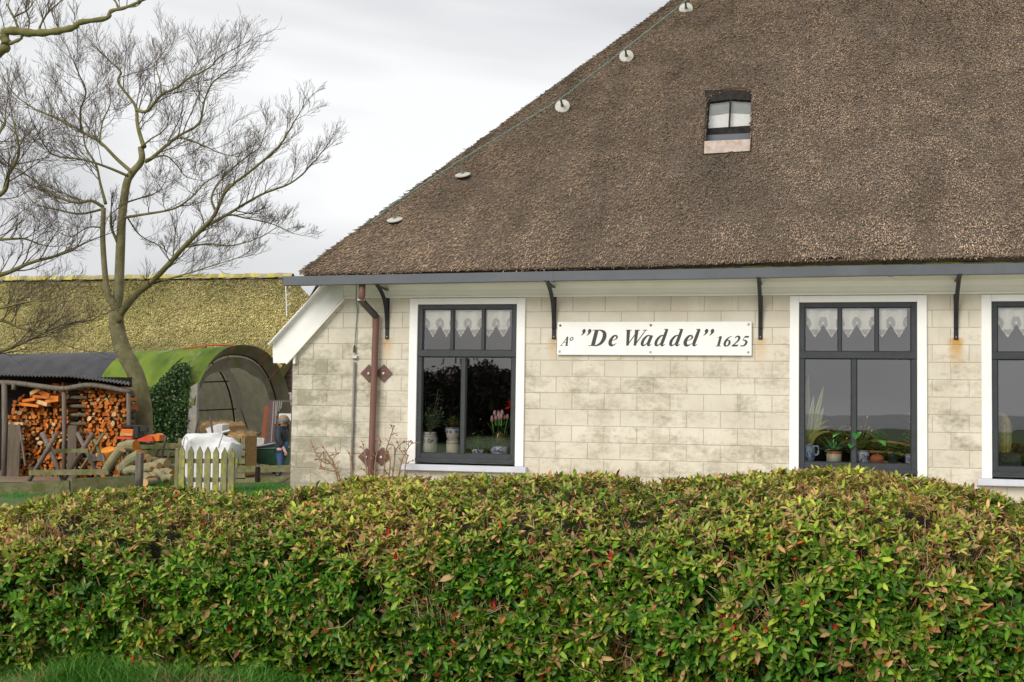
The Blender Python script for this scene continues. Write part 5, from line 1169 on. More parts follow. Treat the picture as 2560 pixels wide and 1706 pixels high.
rl = [((266,1176),(304,1122),13,5.3,'thick bent round log propped against the sawbuck'),((302,1121),(340,1114),15,5.4,'short round log with bright orange cut face on top of the pile'),((304,1172),(352,1138),17,5.35,'thick pale round log lying slantwise below the topmost log'),
 ((315,1180),(345,1176),12,5.2,'round log behind the grey fence post at the foot of the pile'),((352,1152),(372,1146),10,5.5,'short knotty log end beside the orange cut faces'),((372,1158),(392,1152),9,5.7,'small round log behind the heap of short logs'),((388,1164),(418,1160),13,5.4,'broad pale log at the right of the heap'),
 ((352,1173),(398,1168),12,5.2,'long straight log lying flat in the middle of the heap'),((355,1180),(380,1174),8,5.1,'thin split log with an orange face in the heap'),((388,1180),(415,1202),10,4.9,'round log tipped down to the right at the front of the heap'),((404,1182),(430,1186),11,5.1,'log lying at the right end of the heap by the gate'),
 ((372,1192),(388,1197),11,4.8,'short cut log low in front of the heap'),((412,1197),(432,1196),9,4.8,'small log on the ground beside the gate post'),((356,1196),(372,1203),16,4.7,'dark red log end at the front of the heap'),((365,1206),(362,1207),10,4.4,'round pale log end just above the hedge')]
for i, (a, b, r, Y, lb) in enumerate(rl):
    q0, q1 = P(*a,Y), P(*b,Y-.08); R_ = r*(Y+16.5)/3200.; mid = (q0+q1)/2+(V3(0,0,.03) if i else V3(-.03,0,-.02))
    if np.linalg.norm(q1-q0) < .1: q0 = q1+V3(.02,.3,0); mid = (q0+q1)/2
    mb = MB(); mb.tube([q0,mid,q1], [R_,R_*.97,R_], 12, mi=0, capmi=1); tag(mb.build('round_log', [M['logbark'], M['cut'] if i in (1,2,8,9,10,13) else M['woodpale']], smooth=False), lb, 'log', 'round logs heaped by the sawbuck')
mb = MB(); q = P(270,1124,5.7); mb.lathe([(.001,0),(.125,0),(.13,-.02),(.12,-.30),(.001,-.30)], (0,0,0), 16); o = mb.build('log_slice', M['cut']); o.location = q.tolist(); o.rotation_euler = (.42,.05,0); tag(o, 'bright yellow-orange fresh cut log face between sawbuck and log heap', 'log')
M['orange'] = pm('orange_paint', (.62,.13,.01), (.68,.17,.015), 5, .4); M['redp'] = pm('red_orange_paint', (.52,.055,.012), (.58,.08,.02), 5, .4); M['plastic'] = pm('black_plastic', (.012,.012,.012), (.02,.02,.02), 10, .45)
Ym = 5.8; gm_ = thing('motor_machine', 'orange and black motor machine with red chute standing by the tree trunk', 'machine', (P(330,1100,Ym)[0],Ym,0))
def pb(name, x0, y0, x1, y1, mat, parent, Y=Ym, dpt=.25, ch=.012): a, b = P(x0,y0,Y), P(x1,y1,Y); mb = MB(); mb.cbox((a[0],Y,b[2]),(b[0],Y+dpt,a[2]),ch); return mb.build(name, M[mat], parent)
eng = pb('engine_cover', 302,1073,332,1092, 'orange', gm_); pb('stripe', 303,1084,331,1090,'woodpale', eng, Ym-.008, .01, .001); pb('engine_top', 304,1063,331,1072.5,'plastic', gm_, Ym+.01,.22,.03); pb('engine_block', 332.5,1064,346,1097,'plastic', gm_, Ym+.02,.2); pb('exhaust_arm', 346.5,1067,366,1080,'plastic', gm_, Ym+.05,.1,.006); pb('deck', 290,1093,330,1099,'redp', gm_, Ym-.05,.35,.004); pb('gear_box', 318,1099.5,344,1108,'plastic', gm_, Ym+.02,.2)
mb = MB(); mb.prism([P(334,1103,Ym-.06),P(372,1087,Ym-.06),P(379,1092,Ym-.06),P(383,1103,Ym-.06),P(365,1105,Ym-.06)], (0,.2,0)); mb.build('chute', M['redp'], gm_); mb = MB(); mb.prism([P(380,1090,Ym),P(392,1084,Ym),P(399,1088,Ym),P(398,1103,Ym),P(384,1103,Ym)], (0,.18,0)); mb.build('chute_flap', M['orange'], gm_)
for x in (310,340):
    for dy in (.02,.2): a = P(x,1100,Ym+dy); mb = MB(); mb.bar((a[0],a[1],0),a+V3(0,0,.0),.03,.03,up=(0,1,0)); mb.build('leg', M['plastic'], gm_)
mb = MB(); mb.bar(P(300,1110,Ym+.1),P(385,1110,Ym+.1),.05,.03); mb.build('green_frame_bar', pm('green_paint',(.02,.10,.05)), gm_)

# ------------------------------------------------------------ fences, gate, bag, bales
lf = thing('plank_edging', 'low greenish plank edging along the left yard behind the hedge', 'edging', (P(170,1235,2.6)[0],2.6,0))
g0, g1, g2 = P(-120,1215,1.9), P(174,1202,2.6), P(336,1189,3.3)
def plank(t, a, b, h, mat='greenwood', w=.035, name='plank'): mb = MB(); mb.bar((a[0],a[1],a[2]-h/2),(b[0],b[1],b[2]-h/2),w,h); return mb.build(name, M[mat], t)
plank(lf, g0, g1, .24); plank(lf, P(180,1198,2.6), g2, .24)
mb = MB(); a = P(177,1196,2.62); mb.bar((a[0],2.64,0),(a[0],2.64,a[2]),.05,.05,up=(0,1,0)); mb.build('stake', M['greypost'], lf)
def sqpost(name, x0, x1, ytop, Y, label, mat='greypost', cat='post'):
    a, b = P(x0,ytop,Y), P(x1,ytop,Y); mb = MB(); mb.cbox((a[0],Y,0),(b[0],Y+.1,a[2]),.012); return tag(mb.build(name, M[mat]), label, cat)
sqpost('fence_post', 338, 353, 1132, 3.4, 'short grey square post in front of the heaped logs')
Yg = 2.2; gate = thing('picket_gate', 'green-lichened picket gate of seven pointed pales in front of the white bag', 'gate', (P(520,1240,Yg)[0],Yg,0))
M['lichenwood'] = pm('lichen_wood', (.17,.155,.065), (.24,.22,.12), 6, .85, c3=(.30,.30,.03), s3=9, p3=(.52,.6), stretch=(2,2,1), bump=.3, rnd=.12)
for px, ty in ((455,1114),(477,1116),(499,1116),(519,1117),(540,1118),(561,1119),(579,1120)):
    c0 = P(px,ty,Yg); hw = .047; tl = random.uniform(-.006,.006); poly = [(c0[0]-hw+tl,Yg,.06),(c0[0]+hw+tl,Yg,.06),(c0[0]+hw,Yg,c0[2]-.09),(c0[0],Yg,c0[2]),(c0[0]-hw,Yg,c0[2]-.09)]; mb = MB(); mb.prism(poly, (0,.022,0)); mb.build('picket', M['lichenwood'], gate)
for py in (1153,1200): mb = MB(); mb.bar(P(447,py,Yg+.04), P(585,py,Yg+.04), .03, .07); mb.build('rail', M['greenwood'], gate)
a = P(590,1148,Yg+.04); mb = MB(); mb.cbox(a+V3(-.03,-.02,-.14),a+V3(.035,.02,.02)); mb.build('latch_block', M['lichenwood'], gate)
sqpost('gate_post', 437, 448, 1121, Yg+.03, 'square wooden post at the left of the picket gate', 'greenwood')
# bulk bag
M['bag'] = pm('white_woven_bag', (.72,.72,.72), (.62,.62,.63), 3, .7, bump=.5, bscale=9)
bag = thing('bulk_bag', 'crumpled white woven bulk bag full of wood behind the picket gate', 'bag', (P(518,1200,4.3)[0],4.5,0))
nu, nv = 36, 22; vs = []; x0, x1 = P(447,1140,4.0)[0], P(577,1140,4.0)[0]; zt = P(520,1086,4.0)[2]
random.seed(21)
outline = lambda u: np.interp(u,[0,.1,.3,.55,.8,1.],[.92,1.,1.,1.02,.94,.84])
for i in range(nu+1):
    u = i/nu
    for j in range(nv+1):
        v_ = j/nv                                   # 0 front foot .. 1 back foot, over the top
        ang = v_*math.pi; yb = 4.25-.26*math.copysign(abs(math.cos(ang))**.35,math.cos(ang)); zb_ = abs(math.sin(ang))**.22*zt*outline(u)
        bx_ = x0+(x1-x0)*u; bul = .05*math.sin(ang)*math.sin(u*math.pi); w_ = vnoise(np.array([[bx_*2.5,yb*2.5,zb_*2.5]]),1.)[0]*.16-.08+(vnoise(np.array([[bx_*8,yb*8,zb_*8]]),1.)[0]-.5)*.07
        taper = 1+.42*(zb_/zt-.92); vs.append(((x0+x1)/2+(bx_-(x0+x1)/2)*taper, yb-w_, zb_+w_*.7))
mb = MB(); w_ = nv+1; mb.add(vs, [(i*w_+j,i*w_+j+1,(i+1)*w_+j+1,(i+1)*w_+j) for i in range(nu) for j in range(nv)]+[tuple(range(w_)), tuple(nu*w_+j for j in range(w_))]); mb.build('sack', M['bag'], bag, smooth=True)
for pts in (((470,1102),(462,1092),(456,1120),(452,1150)),((545,1120),(556,1085),(553,1082),(575,1076))):
    mb = MB(); mb.tube(crom([P(x,y,3.88) for x,y in pts],4), .016, 5); mb.build('lifting_strap', M['bag'], bag)
# slatted pen
pen = thing('slatted_pen', 'low pen of green weathered horizontal planks behind the bag and log heap', 'fence', (P(480,1150,6.6)[0],6.6,0))
for y in (1108,1126,1145,1164,1183): plank(pen, P(352,y,6.6), P(614,y,6.6), .11)
for x in (372,450,596,609): a = P(x,1100,6.65); mb = MB(); mb.bar((a[0],6.66,0),(a[0],6.66,a[2]+.03),.07,.05,up=(0,1,0)); mb.build('pen_post', M['greenwood'], pen)
M['hay'] = pm('hay', (.34,.20,.07), (.46,.31,.13), 18, .95, bump=1, bscale=60)
def fuzzy(name, x0, y0, x1, y1, Y, dpt, label, cat, mat='hay', floor=None):
    a, b = P(x0,y0,Y), P(x1,y1,Y); z0 = b[2] if floor is None else floor; mb = MB(); mb.cbox((a[0],Y,z0),(b[0],Y+dpt,a[2]),.06); t = thing(name, label, cat, ((a[0]+b[0])/2,Y,z0)); mb.build('straw_body', M[mat], t); f_ = MB()
    for k in range(380):
        face = random.random(); p_ = V3(random.uniform(a[0],b[0]), Y if face < .6 else Y+random.uniform(0,dpt), random.uniform(z0,a[2]) if face < .6 else a[2]); d = unit(V3(random.uniform(-1,1),-.5,random.uniform(-.3,.8))); s_ = unit(np.cross(d,(0,1,.3)))*.006; l_ = random.uniform(.05,.14); f_.add([p_-s_,p_+s_,p_+d*l_],[(0,1,2)])
    kind(f_.build('straw_wisps', M['straw'], t, recalc=False), 'stuff'); return t
fuzzy('hay_bale', 565,1082,611,1160, 7.6, .6, 'reddish-brown hay bale standing at the right of the white bag', 'hay bale', floor=0.)
fuzzy('hay_bale', 497,1056,577,1088, 8.0, .7, 'golden hay bale on the stack in the mouth of the shelter', 'hay bale')
st_ = thing('plank_stack', 'stack of boards and white sacks under the golden hay bale', 'boards', (P(530,1130,7.7)[0],8,0))
for k in range(6): a, b = P(480,1085+k*16,7.75), P(575,1085+k*16,7.75); mb = MB(); mb.bar((a[0],8.1,a[2]-.05),(b[0],8.1,a[2]-.05),.7,.10,c=None); mb.build('board', M['woodpale' if k % 2 else 'greypost'], st_)
mb = MB(); mb.prism([P(514,1072,7.6),P(545,1060,7.6),P(556,1062,7.6),P(555,1082,7.6),P(520,1084,7.6)], (0,.3,0)); mb.build('white_sack', M['bag'], st_)
for i, (a, b, Y, lb) in enumerate((((525,1042),(531,1080),7.4,'upright tool handle sticking up behind the white bag'),((496,1046),(490,1076),7.7,'short stick leaning on the stack beside the grey slab'),((415,1090),(403,1152),6.3,'pale tool handle leaning on the slatted pen by the logs'),((398,1122),(385,1150),6.3,'dark slanting bar behind the log heap'),((427,1130),(414,1160),6.1,'short pale stake near the gate post'),((48,1060),(60,1140),5.9,'thin grey stick leaning against the left firewood stack'))):
    q0, q1 = P(*a,Y), P(*b,Y); q1 = q1+(q1-q0)*.3; mb = MB(); mb.tube([q0,q1], .022, 7); tag(mb.build('tool_handle', M['greypost']), lb, 'stick')
# low fence by the house corner
rf_ = thing('low_rail_fence', 'low green rail fence with one dark post beside the house corner', 'fence', (P(655,1205,6.6)[0],6.6,0))
plank(rf_, P(590,1166,6.6), P(745,1163,6.6), .12, w=.05, name='top_rail'); plank(rf_, P(590,1196,6.6), P(745,1190,6.6), .10, name='bottom_board'); a = P(652,1166,6.7); mb = MB(); mb.bar((a[0],6.56,0),(a[0],6.56,a[2]),.07,.05,up=(0,1,0)); mb.build('post', M['oldwood'], rf_)
mb = MB(); q0, q1 = P(728,1192,6.2), P(700,1208,5.9); mb.tube([q0,q1],.016,6); tag(mb.build('grey_stick', M['greypost']), 'thin grey stick lying against the bottom board of the low fence', 'stick')

# ------------------------------------------------------------ wheelbarrow, tub, child, hanging ropes
M['barrow'] = pm('green_barrow_paint', (.03,.10,.055), (.06,.135,.08), 4, .5, c3=(.10,.09,.05), s3=5, p3=(.58,.68)); M['rubber'] = pm('rubber', (.015,.014,.013), None, rough=.85); M['tubgrey'] = pm('grey_tub', (.30,.32,.35), (.25,.27,.30), 6, .5); M['graymetal'] = pm('tube_steel', (.28,.28,.27), None, rough=.5)
Yw = 9.0; wb = thing('wheelbarrow', 'dark green wheelbarrow with a deep tray beside the house corner', 'wheelbarrow', (P(670,1180,Yw)[0],Yw+.3,0))
tp = [P(616,1124,Yw),P(628,1122,Yw+.65),P(735,1117,Yw+.65),P(738,1119,Yw)]; btm = [P(641,1160,Yw+.12),P(646,1158,Yw+.5),P(722,1164,Yw+.5),P(720,1166,Yw+.12)]
mb = MB(); mb.add(tp+btm, [(0,1,5,4),(1,2,6,5),(2,3,7,6),(3,0,4,7),(4,5,6,7)]); mb.build('tray', M['barrow'], wb)
mb = MB(); mb.tube(tp+[tp[0]], .014, 6, caps=False); mb.build('tray_rim', M['barrow'], wb)
wc_ = P(690,1164,Yw+.3); wc_[2] = .155; mb = MB(); n_ = 20
mb.tube([wc_+V3(.13*math.cos(t),0,.13*math.sin(t)) for t in np.linspace(0,2*math.pi,n_)], .028, 8, caps=False); wh = mb.build('wheel', M['rubber'], wb, smooth=True); mb = MB(); mb.tube([wc_+V3(0,-.03,0),wc_+V3(0,.03,0)],.11,16); mb.build('rim', M['graymetal'], wh)
for dy in (.05,.55): mb = MB(); mb.tube([P(606,1128,Yw+dy),P(625,1148,Yw+dy),P(655,1168,Yw+dy),wc_+V3(0,dy-.3,0)], .017, 7); mb.build('handle_tube', M['graymetal'], wb)
for dy in (.08,.52): a = P(640,1160,Yw+dy); mb = MB(); mb.tube([a,(a[0]-.03,a[1],.0)],.015,6); mb.build('leg', M['graymetal'], wb)
mb = MB(); q = P(666,1122,Yw+.3); vs = []; 
for r, z in ((.17,-.12),(.235,.08),(.25,.085),(.225,.075),(.16,-.10)): vs.append((r,z))
mb.lathe(vs, (0,0,0), 22); o = mb.build('tub', M['tubgrey'], None, smooth=True); o.location = q.tolist(); o.rotation_euler = (.0,.0,0); o.rotation_euler = (.1,-.18,0); tag(o, 'shallow grey tub lying in the green wheelbarrow', 'tub')
pb_ = P(612,1092,9.8), P(652,1130,9.8); mb = MB(); mb.prism([(pb_[0][0],9.8,0),(pb_[1][0]+.02,9.8,0),(pb_[1][0],9.95,pb_[0][2]-.03),(pb_[0][0]+.04,9.95,pb_[0][2])], (0,.03,0)); tag(mb.build('leaning_sheet', M['standoff']), 'off-white panel leaning behind the wheelbarrow handles', 'panel')
mb = MB(); mb.bar(P(652,1112,11.6)*V3(1,1,0), P(667,1015,12.2), .10, .03); tag(mb.build('leaning_plank', pm('redbrown_plank',(.30,.085,.03),(.22,.07,.03),5,.8,stretch=(5,5,.6))), 'red-brown plank leaning upright at the right side of the shelter mouth', 'plank')
rp = thing('hanging_ropes', 'pale rope loops hanging at the right edge of the arched shelter', 'ropes', P(694,1003,12.0))
for x, y1 in ((684,1106),(690,1060),(694,1040),(699,1030),(704,1022)): mb = MB(); mb.tube(crom([P(x,1004,12),P(x-1,1030 if y1 > 1040 else 1015,12),P(x-(6 if y1 > 1100 else 2),y1,12)],4), .012, 5); mb.build('rope', M['standoff'], rp)
mb = MB(); mb.bar(P(690,1004,12.05),P(735,1003,12.05),.05,.05); mb.build('rope_rail', M['greypost'], rp)
a, b = P(697,1034,11.5), P(735,1052,11.5); mb = MB(); mb.box((a[0],11.5,b[2]),(b[0],11.53,a[2])); bd_ = thing('white_board', 'small white board behind the child near the house corner', 'board', ((a[0]+b[0])/2,11.5,0)); mb.build('panel', M['white'], bd_); mb = MB(); mb.box(((a[0]+b[0])/2-.03,11.531,0),((a[0]+b[0])/2+.03,11.58,a[2])); mb.build('stake', M['oldwood'], bd_)

# child in profile, walking to the right behind the wheelbarrow
def skin(name, verts, edges, rad, mat, parent, root=0, sub=2):
    me = bpy.data.meshes.new(name); me.from_pydata([tuple(v) for v in verts], edges, []); o = bpy.data.objects.new(name, me); col.objects.link(o)
    m_ = o.modifiers.new('s','SKIN'); m_.use_smooth_shade = True; sv = me.skin_vertices[0].data
    for i, r in enumerate(rad): sv[i].radius = (r if isinstance(r,tuple) else (r,r)); sv[i].use_root = (i == root)
    s2 = o.modifiers.new('u','SUBSURF'); s2.levels = s2.render_levels = sub
    dg = bpy.context.evaluated_depsgraph_get(); new = bpy.data.meshes.new_from_object(o.evaluated_get(dg)); bpy.data.objects.remove(o); new.materials.clear(); new.materials.append(mat)
    new.polygons.foreach_set('use_smooth',[True]*len(new.polygons)); return link(name, new, parent)
Yk = 7.3; kc = P(704,1100,Yk); K0 = V3(kc[0],Yk,0); hs = P(704,1038,Yk)[2]/1.24
M['skin'] = pm('skin',(.58,.33,.24),None,rough=.55); M['navy'] = pm('navy_jacket',(.018,.022,.034),(.03,.035,.05),12,.7); M['blue'] = pm('blue_cloth',(.05,.17,.33),(.07,.21,.38),10,.75); M['jeans'] = pm('blue_trousers',(.035,.075,.16),(.05,.10,.20),10,.8); M['headb'] = pm('grey_knit',(.14,.15,.17),(.19,.20,.22),60,.9); M['hair'] = pm('light_brown_hair',(.24,.13,.055),(.32,.19,.09),40,.6,stretch=(1,1,.3)); M['boot'] = pm('dark_boot',(.02,.02,.02),None,rough=.6)
kid = thing('person', 'child in navy and blue jacket with grey headband standing behind the wheelbarrow', 'person', K0)
S = lambda x,y,z: K0+V3(x,y,z)*hs
bv = [S(0,0,.60),S(.01,0,.74),S(.0,0,.90),S(.02,0,.985),S(.035,0,1.04),S(.05,0,1.12),S(.04,0,1.19),
      S(-.01,-.12,.93),S(.02,-.16,.77),S(.11,-.15,.63),S(.14,-.15,.56), S(.0,.12,.93),S(-.04,.15,.76),S(-.01,.16,.61),S(.0,.16,.54),
      S(.0,-.06,.56),S(.03,-.07,.32),S(-.02,-.07,.07),S(.08,-.07,.03), S(.0,.06,.56),S(-.03,.07,.32),S(-.10,.07,.08),S(-.01,.07,.03)]
be = [(0,1),(1,2),(2,3),(3,4),(4,5),(5,6),(2,7),(7,8),(8,9),(9,10),(2,11),(11,12),(12,13),(13,14),(0,15),(15,16),(16,17),(17,18),(0,19),(19,20),(20,21),(21,22)]
br_ = [.085,.08,.085,.042,.062,.090,.07,.045,.036,.028,.026,.045,.036,.028,.026,.07,.05,.035,.032,.07,.05,.035,.032]
fing = []
for hi, sgn in ((10,-1),(14,1)):
    for q, (dx, dy, l_) in enumerate(((.035,-.02,.05),(.03,-.01,.06),(.02,.0,.065),(.005,.01,.055),(.045,.02,.035))):
        k0 = len(bv); b0 = bv[hi]; bv.append(b0+V3(dx*.8,dy*sgn,-.02)*hs); bv.append(b0+V3(dx,dy*sgn,-.02-l_*.6)*hs); bv.append(b0+V3(dx*.8,dy*sgn,-.02-l_)*hs); be += [(hi,k0),(k0,k0+1),(k0+1,k0+2)]; br_ += [.010,.009,.007]
skin('body', bv, be, [r*hs for r in br_], M['skin'], kid)
jv = [S(0,0,.55),S(.01,0,.70),S(.0,0,.90),S(.015,0,.985),S(-.01,-.13,.92),S(.02,-.17,.77),S(.10,-.16,.645),S(.0,.13,.92),S(-.04,.16,.76),S(-.012,.165,.63)]
jk = skin('jacket', jv, [(0,1),(1,2),(2,3),(2,4),(4,5),(5,6),(2,7),(7,8),(8,9)], [r*hs for r in (.125,.125,.115,.075,.072,.062,.05,.072,.062,.05)], M['navy'], kid)
mb = MB(); mb.lathe([(.095*hs,-.02),(.11*hs,.05),(.10*hs,.09)], S(-.02,0,.95), 16); mb.build('hood', M['navy'], jk, smooth=True)
skin('jacket_panel', [S(.055,-.02,.56),S(.06,-.02,.66),S(.055,-.02,.78)], [(0,1),(1,2)], [r*hs for r in (.095,.093,.075)], M['blue'], jk)
tr_ = skin('trousers', [S(0,0,.58),S(.005,-.06,.52),S(.03,-.07,.32),S(-.015,-.07,.10),S(.0,.06,.52),S(-.03,.07,.32),S(-.095,.07,.11)], [(0,1),(1,2),(2,3),(0,4),(4,5),(5,6)], [r*hs for r in (.10,.088,.068,.055,.088,.068,.055)], M['jeans'], kid)
for x, y in ((-.02,-.07),(-.10,.07)): skin('boot', [S(x,y,.12),S(x,y,.05),S(x+.10,y,.04)], [(0,1),(1,2)], [r*hs for r in (.048,.05,.04)], M['boot'], kid, root=1)
mb = MB(); hc = S(.045,0,1.125); vs = [];
mb.lathe([(.104*hs,-.018*hs),(.110*hs,.01*hs),(.106*hs,.045*hs),(.098*hs,.05*hs)], hc+V3(-.006,0,.0), 18); mb.build('headband', M['headb'], kid, smooth=True)
mb = MB(); mb.lathe([(.102*hs,.03*hs),(.088*hs,.08*hs),(.055*hs,.108*hs),(.001,.118*hs)], hc+V3(-.012*hs,0,0), 16); mb.lathe([(.094*hs,-.05*hs),(.104*hs,-.02*hs)], hc+V3(-.02*hs,0,0), 16); mb.build('hair', M['hair'], kid, smooth=True)
fm = MB(); nb_ = hc+V3(.094*hs,0,-.025*hs); fm.add([nb_+V3(-.01,-.012,.02)*1., nb_+V3(-.01,.012,.02), nb_+V3(.018,0,-.012), nb_+V3(-.01,-.014,-.018), nb_+V3(-.01,.014,-.018)], [(0,1,2),(0,2,3),(1,4,2),(3,2,4)]); fm.build('nose', M['skin'], kid)
for s_ in (-1,1):
    fm = MB(); fm.lathe([(.001,-.009),(.009,0),(.001,.009)], hc+V3(.081*hs,.038*s_*hs,-.026*hs), 8); fm.build('eye', M['void'], kid)
    fm = MB(); fm.lathe([(.001,-.022),(.014,-.005),(.016,.012),(.001,.022)], hc+V3(-.005*hs,.092*s_*hs,-.035*hs), 8); fm.build('ear', M['skin'], kid)
fm = MB(); fm.tube([hc+V3(.074*hs,-.02,-.058*hs),hc+V3(.084*hs,0,-.058*hs),hc+V3(.074*hs,.02,-.058*hs)],.004,5); fm.build('mouth', M['redp'], kid)
# ------------------------------------------------------------ bare trees
M['treebark'] = pm('mossy_bark', (.15,.14,.055), (.25,.225,.125), 5, .95, bump=.6, bscale=18, c3=(.30,.28,.20), s3=9, p3=(.60,.68))
M['limbbark'] = pm('limb_bark', (.125,.12,.035), (.19,.17,.075), 4, .95, bump=.4, bscale=20)
M['twigbark'] = pm('twig_bark', (.095,.072,.052), (.14,.11,.078), 2, .9)
class Tree:
    def __init__(s): s.limb = MB(); s.tw = {3: [], 4: []}; s.seed = random.Random(11)
    def twig(s, pts, r, sides): s.tw[sides].append((pts, r))
    def sprout(s, p, d, L_, r, lev, up=.25, cen=None):
        R_ = s.seed; n = (5,4,3)[min(lev,2)] if lev < 3 else 3; pts = [np.array(p)]; cur = unit(d); bias = np.array([0,0,up])
        for i in range(n):
            cur = unit(cur+np.array([R_.gauss(0,.10),R_.gauss(0,.10),R_.gauss(0,.08)])+bias*.35); pts.append(pts[-1]+cur*L_/n)
        pts = np.array(pts); rr = np.linspace(r, max(.0022,r*.35), n+1); s.twig(pts, rr, 4 if lev == 0 else 3)
        if lev >= s.maxlev: return
        k = s.kids[lev]
        for j in range(k):
            t = .18+.82*(j+R_.random())/k; i = min(n-1,int(t*n)); f = t*n-i; q = pts[i]*(1-f)+pts[i+1]*f; tg = unit(pts[i+1]-pts[i])
            a = R_.uniform(.35,.75); e1 = unit(np.cross(tg, (R_.gauss(0,1),R_.gauss(0,1),R_.gauss(0,1)))); nd = tg*math.cos(a)+e1*math.sin(a)
            s.sprout(q, nd, L_*R_.uniform(.45,.72)*(1.15-.4*t), max(.0022,r*.5), lev+1, up*1.15)
    def limbp(s, pts, r0, r1, kids, klen, n=8, start=.2, up=.25, wob=.02):
        c = crom(pts, 6); c = c+np.cumsum(rng.normal(0,wob*.25,c.shape),axis=0)*np.linspace(0,1,len(c))[:,None]; rr = r0+(r1-r0)*np.linspace(0,1,len(c))**.8
        s.limb.tube(c, rr, n); L_ = len(c)-1
        for j in range(kids):
            t = start+(1-start)*(j+s.seed.random())/kids; i = min(L_-1,int(t*L_)); f = t*L_-i; q = c[i]*(1-f)+c[i+1]*f; tg = unit(c[i+1]-c[i])
            a = s.seed.uniform(.4,1.15); e1 = unit(np.cross(tg, (s.seed.gauss(0,1),s.seed.gauss(0,1),s.seed.gauss(0,1)))); nd = tg*math.cos(a)+e1*math.sin(a)
            if nd[2] < -.25: nd[2] *= -.5
            s.sprout(q, nd, klen*s.seed.uniform(.55,1.2)*(1.15-.45*t), max(.005,min(.016,rr[i]*.45)), 0, up)
        s.sprout(c[-1], c[-1]-c[-2], klen*.8, r1*.9, 0, up)
    def finish(s, t, name='crown'):
        V, F, off = [], [], 0
        for sides, lst in s.tw.items():
            if not lst: continue
            th = np.arange(sides)*2*math.pi/sides
            for pts, rr in lst:
                tg = np.gradient(pts,axis=0); tg /= np.linalg.norm(tg,axis=1)[:,None]; a = np.cross(tg,(.3,.2,.93)); a /= np.maximum(1e-6,np.linalg.norm(a,axis=1))[:,None]; b = np.cross(tg,a)
                v = pts[:,None,:]+rr[:,None,None]*(np.cos(th)[None,:,None]*a[:,None,:]+np.sin(th)[None,:,None]*b[:,None,:]); k = len(pts); V.append(v.reshape(-1,3))
                i, j = np.meshgrid(np.arange(k-1), np.arange(sides), indexing='ij'); i, j = i.ravel(), j.ravel(); F.append(off+np.stack([i*sides+j,i*sides+(j+1)%sides,(i+1)*sides+(j+1)%sides,(i+1)*sides+j],-1)); off += k*sides
        kind(link('twigs', npmesh('twigs', np.vstack(V), np.vstack(F), M['twigbark']), t), 'stuff')
        s.limb.build('limbs', M['limbbark'], t, smooth=True)
z1 = lambda x,y: (x*.4592, y*.4592)
YT = 8.6
def lim(pts, dy0=0., dy1=0., Y=YT): k = len(pts); return [P(*z1(x,y), Y+dy0+(dy1-dy0)*i/max(1,k-1)) for i,(x,y) in enumerate(pts)]
tree = thing('bare_tree', 'tall leaning bare tree with mossy forked trunk in front of the green shelter', 'tree', (P(362,1150,YT)[0],YT,0))
tk = MB(); base = P(362,1130,YT); base[2] = -.05
tk.tube(crom([base,P(360,1090,YT),P(357,1010,YT),P(339,936,YT),P(307,874,YT),P(292,815,YT),P(291,775,YT)],6), np.interp(np.linspace(0,1,37),[0,.15,.35,.6,.8,1],[.25,.19,.175,.175,.16,.145]), 14)
tk.tube(crom([P(294,800,YT),P(291,770,YT+.05),P(296,735,YT+.05),P(298,700,YT+.05),P(302,600,YT+.05),P(305,545,YT+.05),P(316,462,YT+.05),P(331,432,YT+.05),P(354,402,YT+.05),P(352,368,YT+.05)],5), np.interp(np.linspace(0,1,46),[0,.1,1],[.125,.115,.062]), 12)
tk.tube(crom([P(300,805,YT-.06),P(285,765,YT-.1),P(272,740,YT-.12),P(264,700,YT-.12),P(257,600,YT-.12),P(259,520,YT-.12)],6), np.interp(np.linspace(0,1,31),[0,.2,1],[.085,.072,.05]), 12)
tk.build('trunk', M['treebark'], tree, smooth=True)
T_ = Tree(); T_.maxlev = 3; T_.kids = (6,4,2,0)
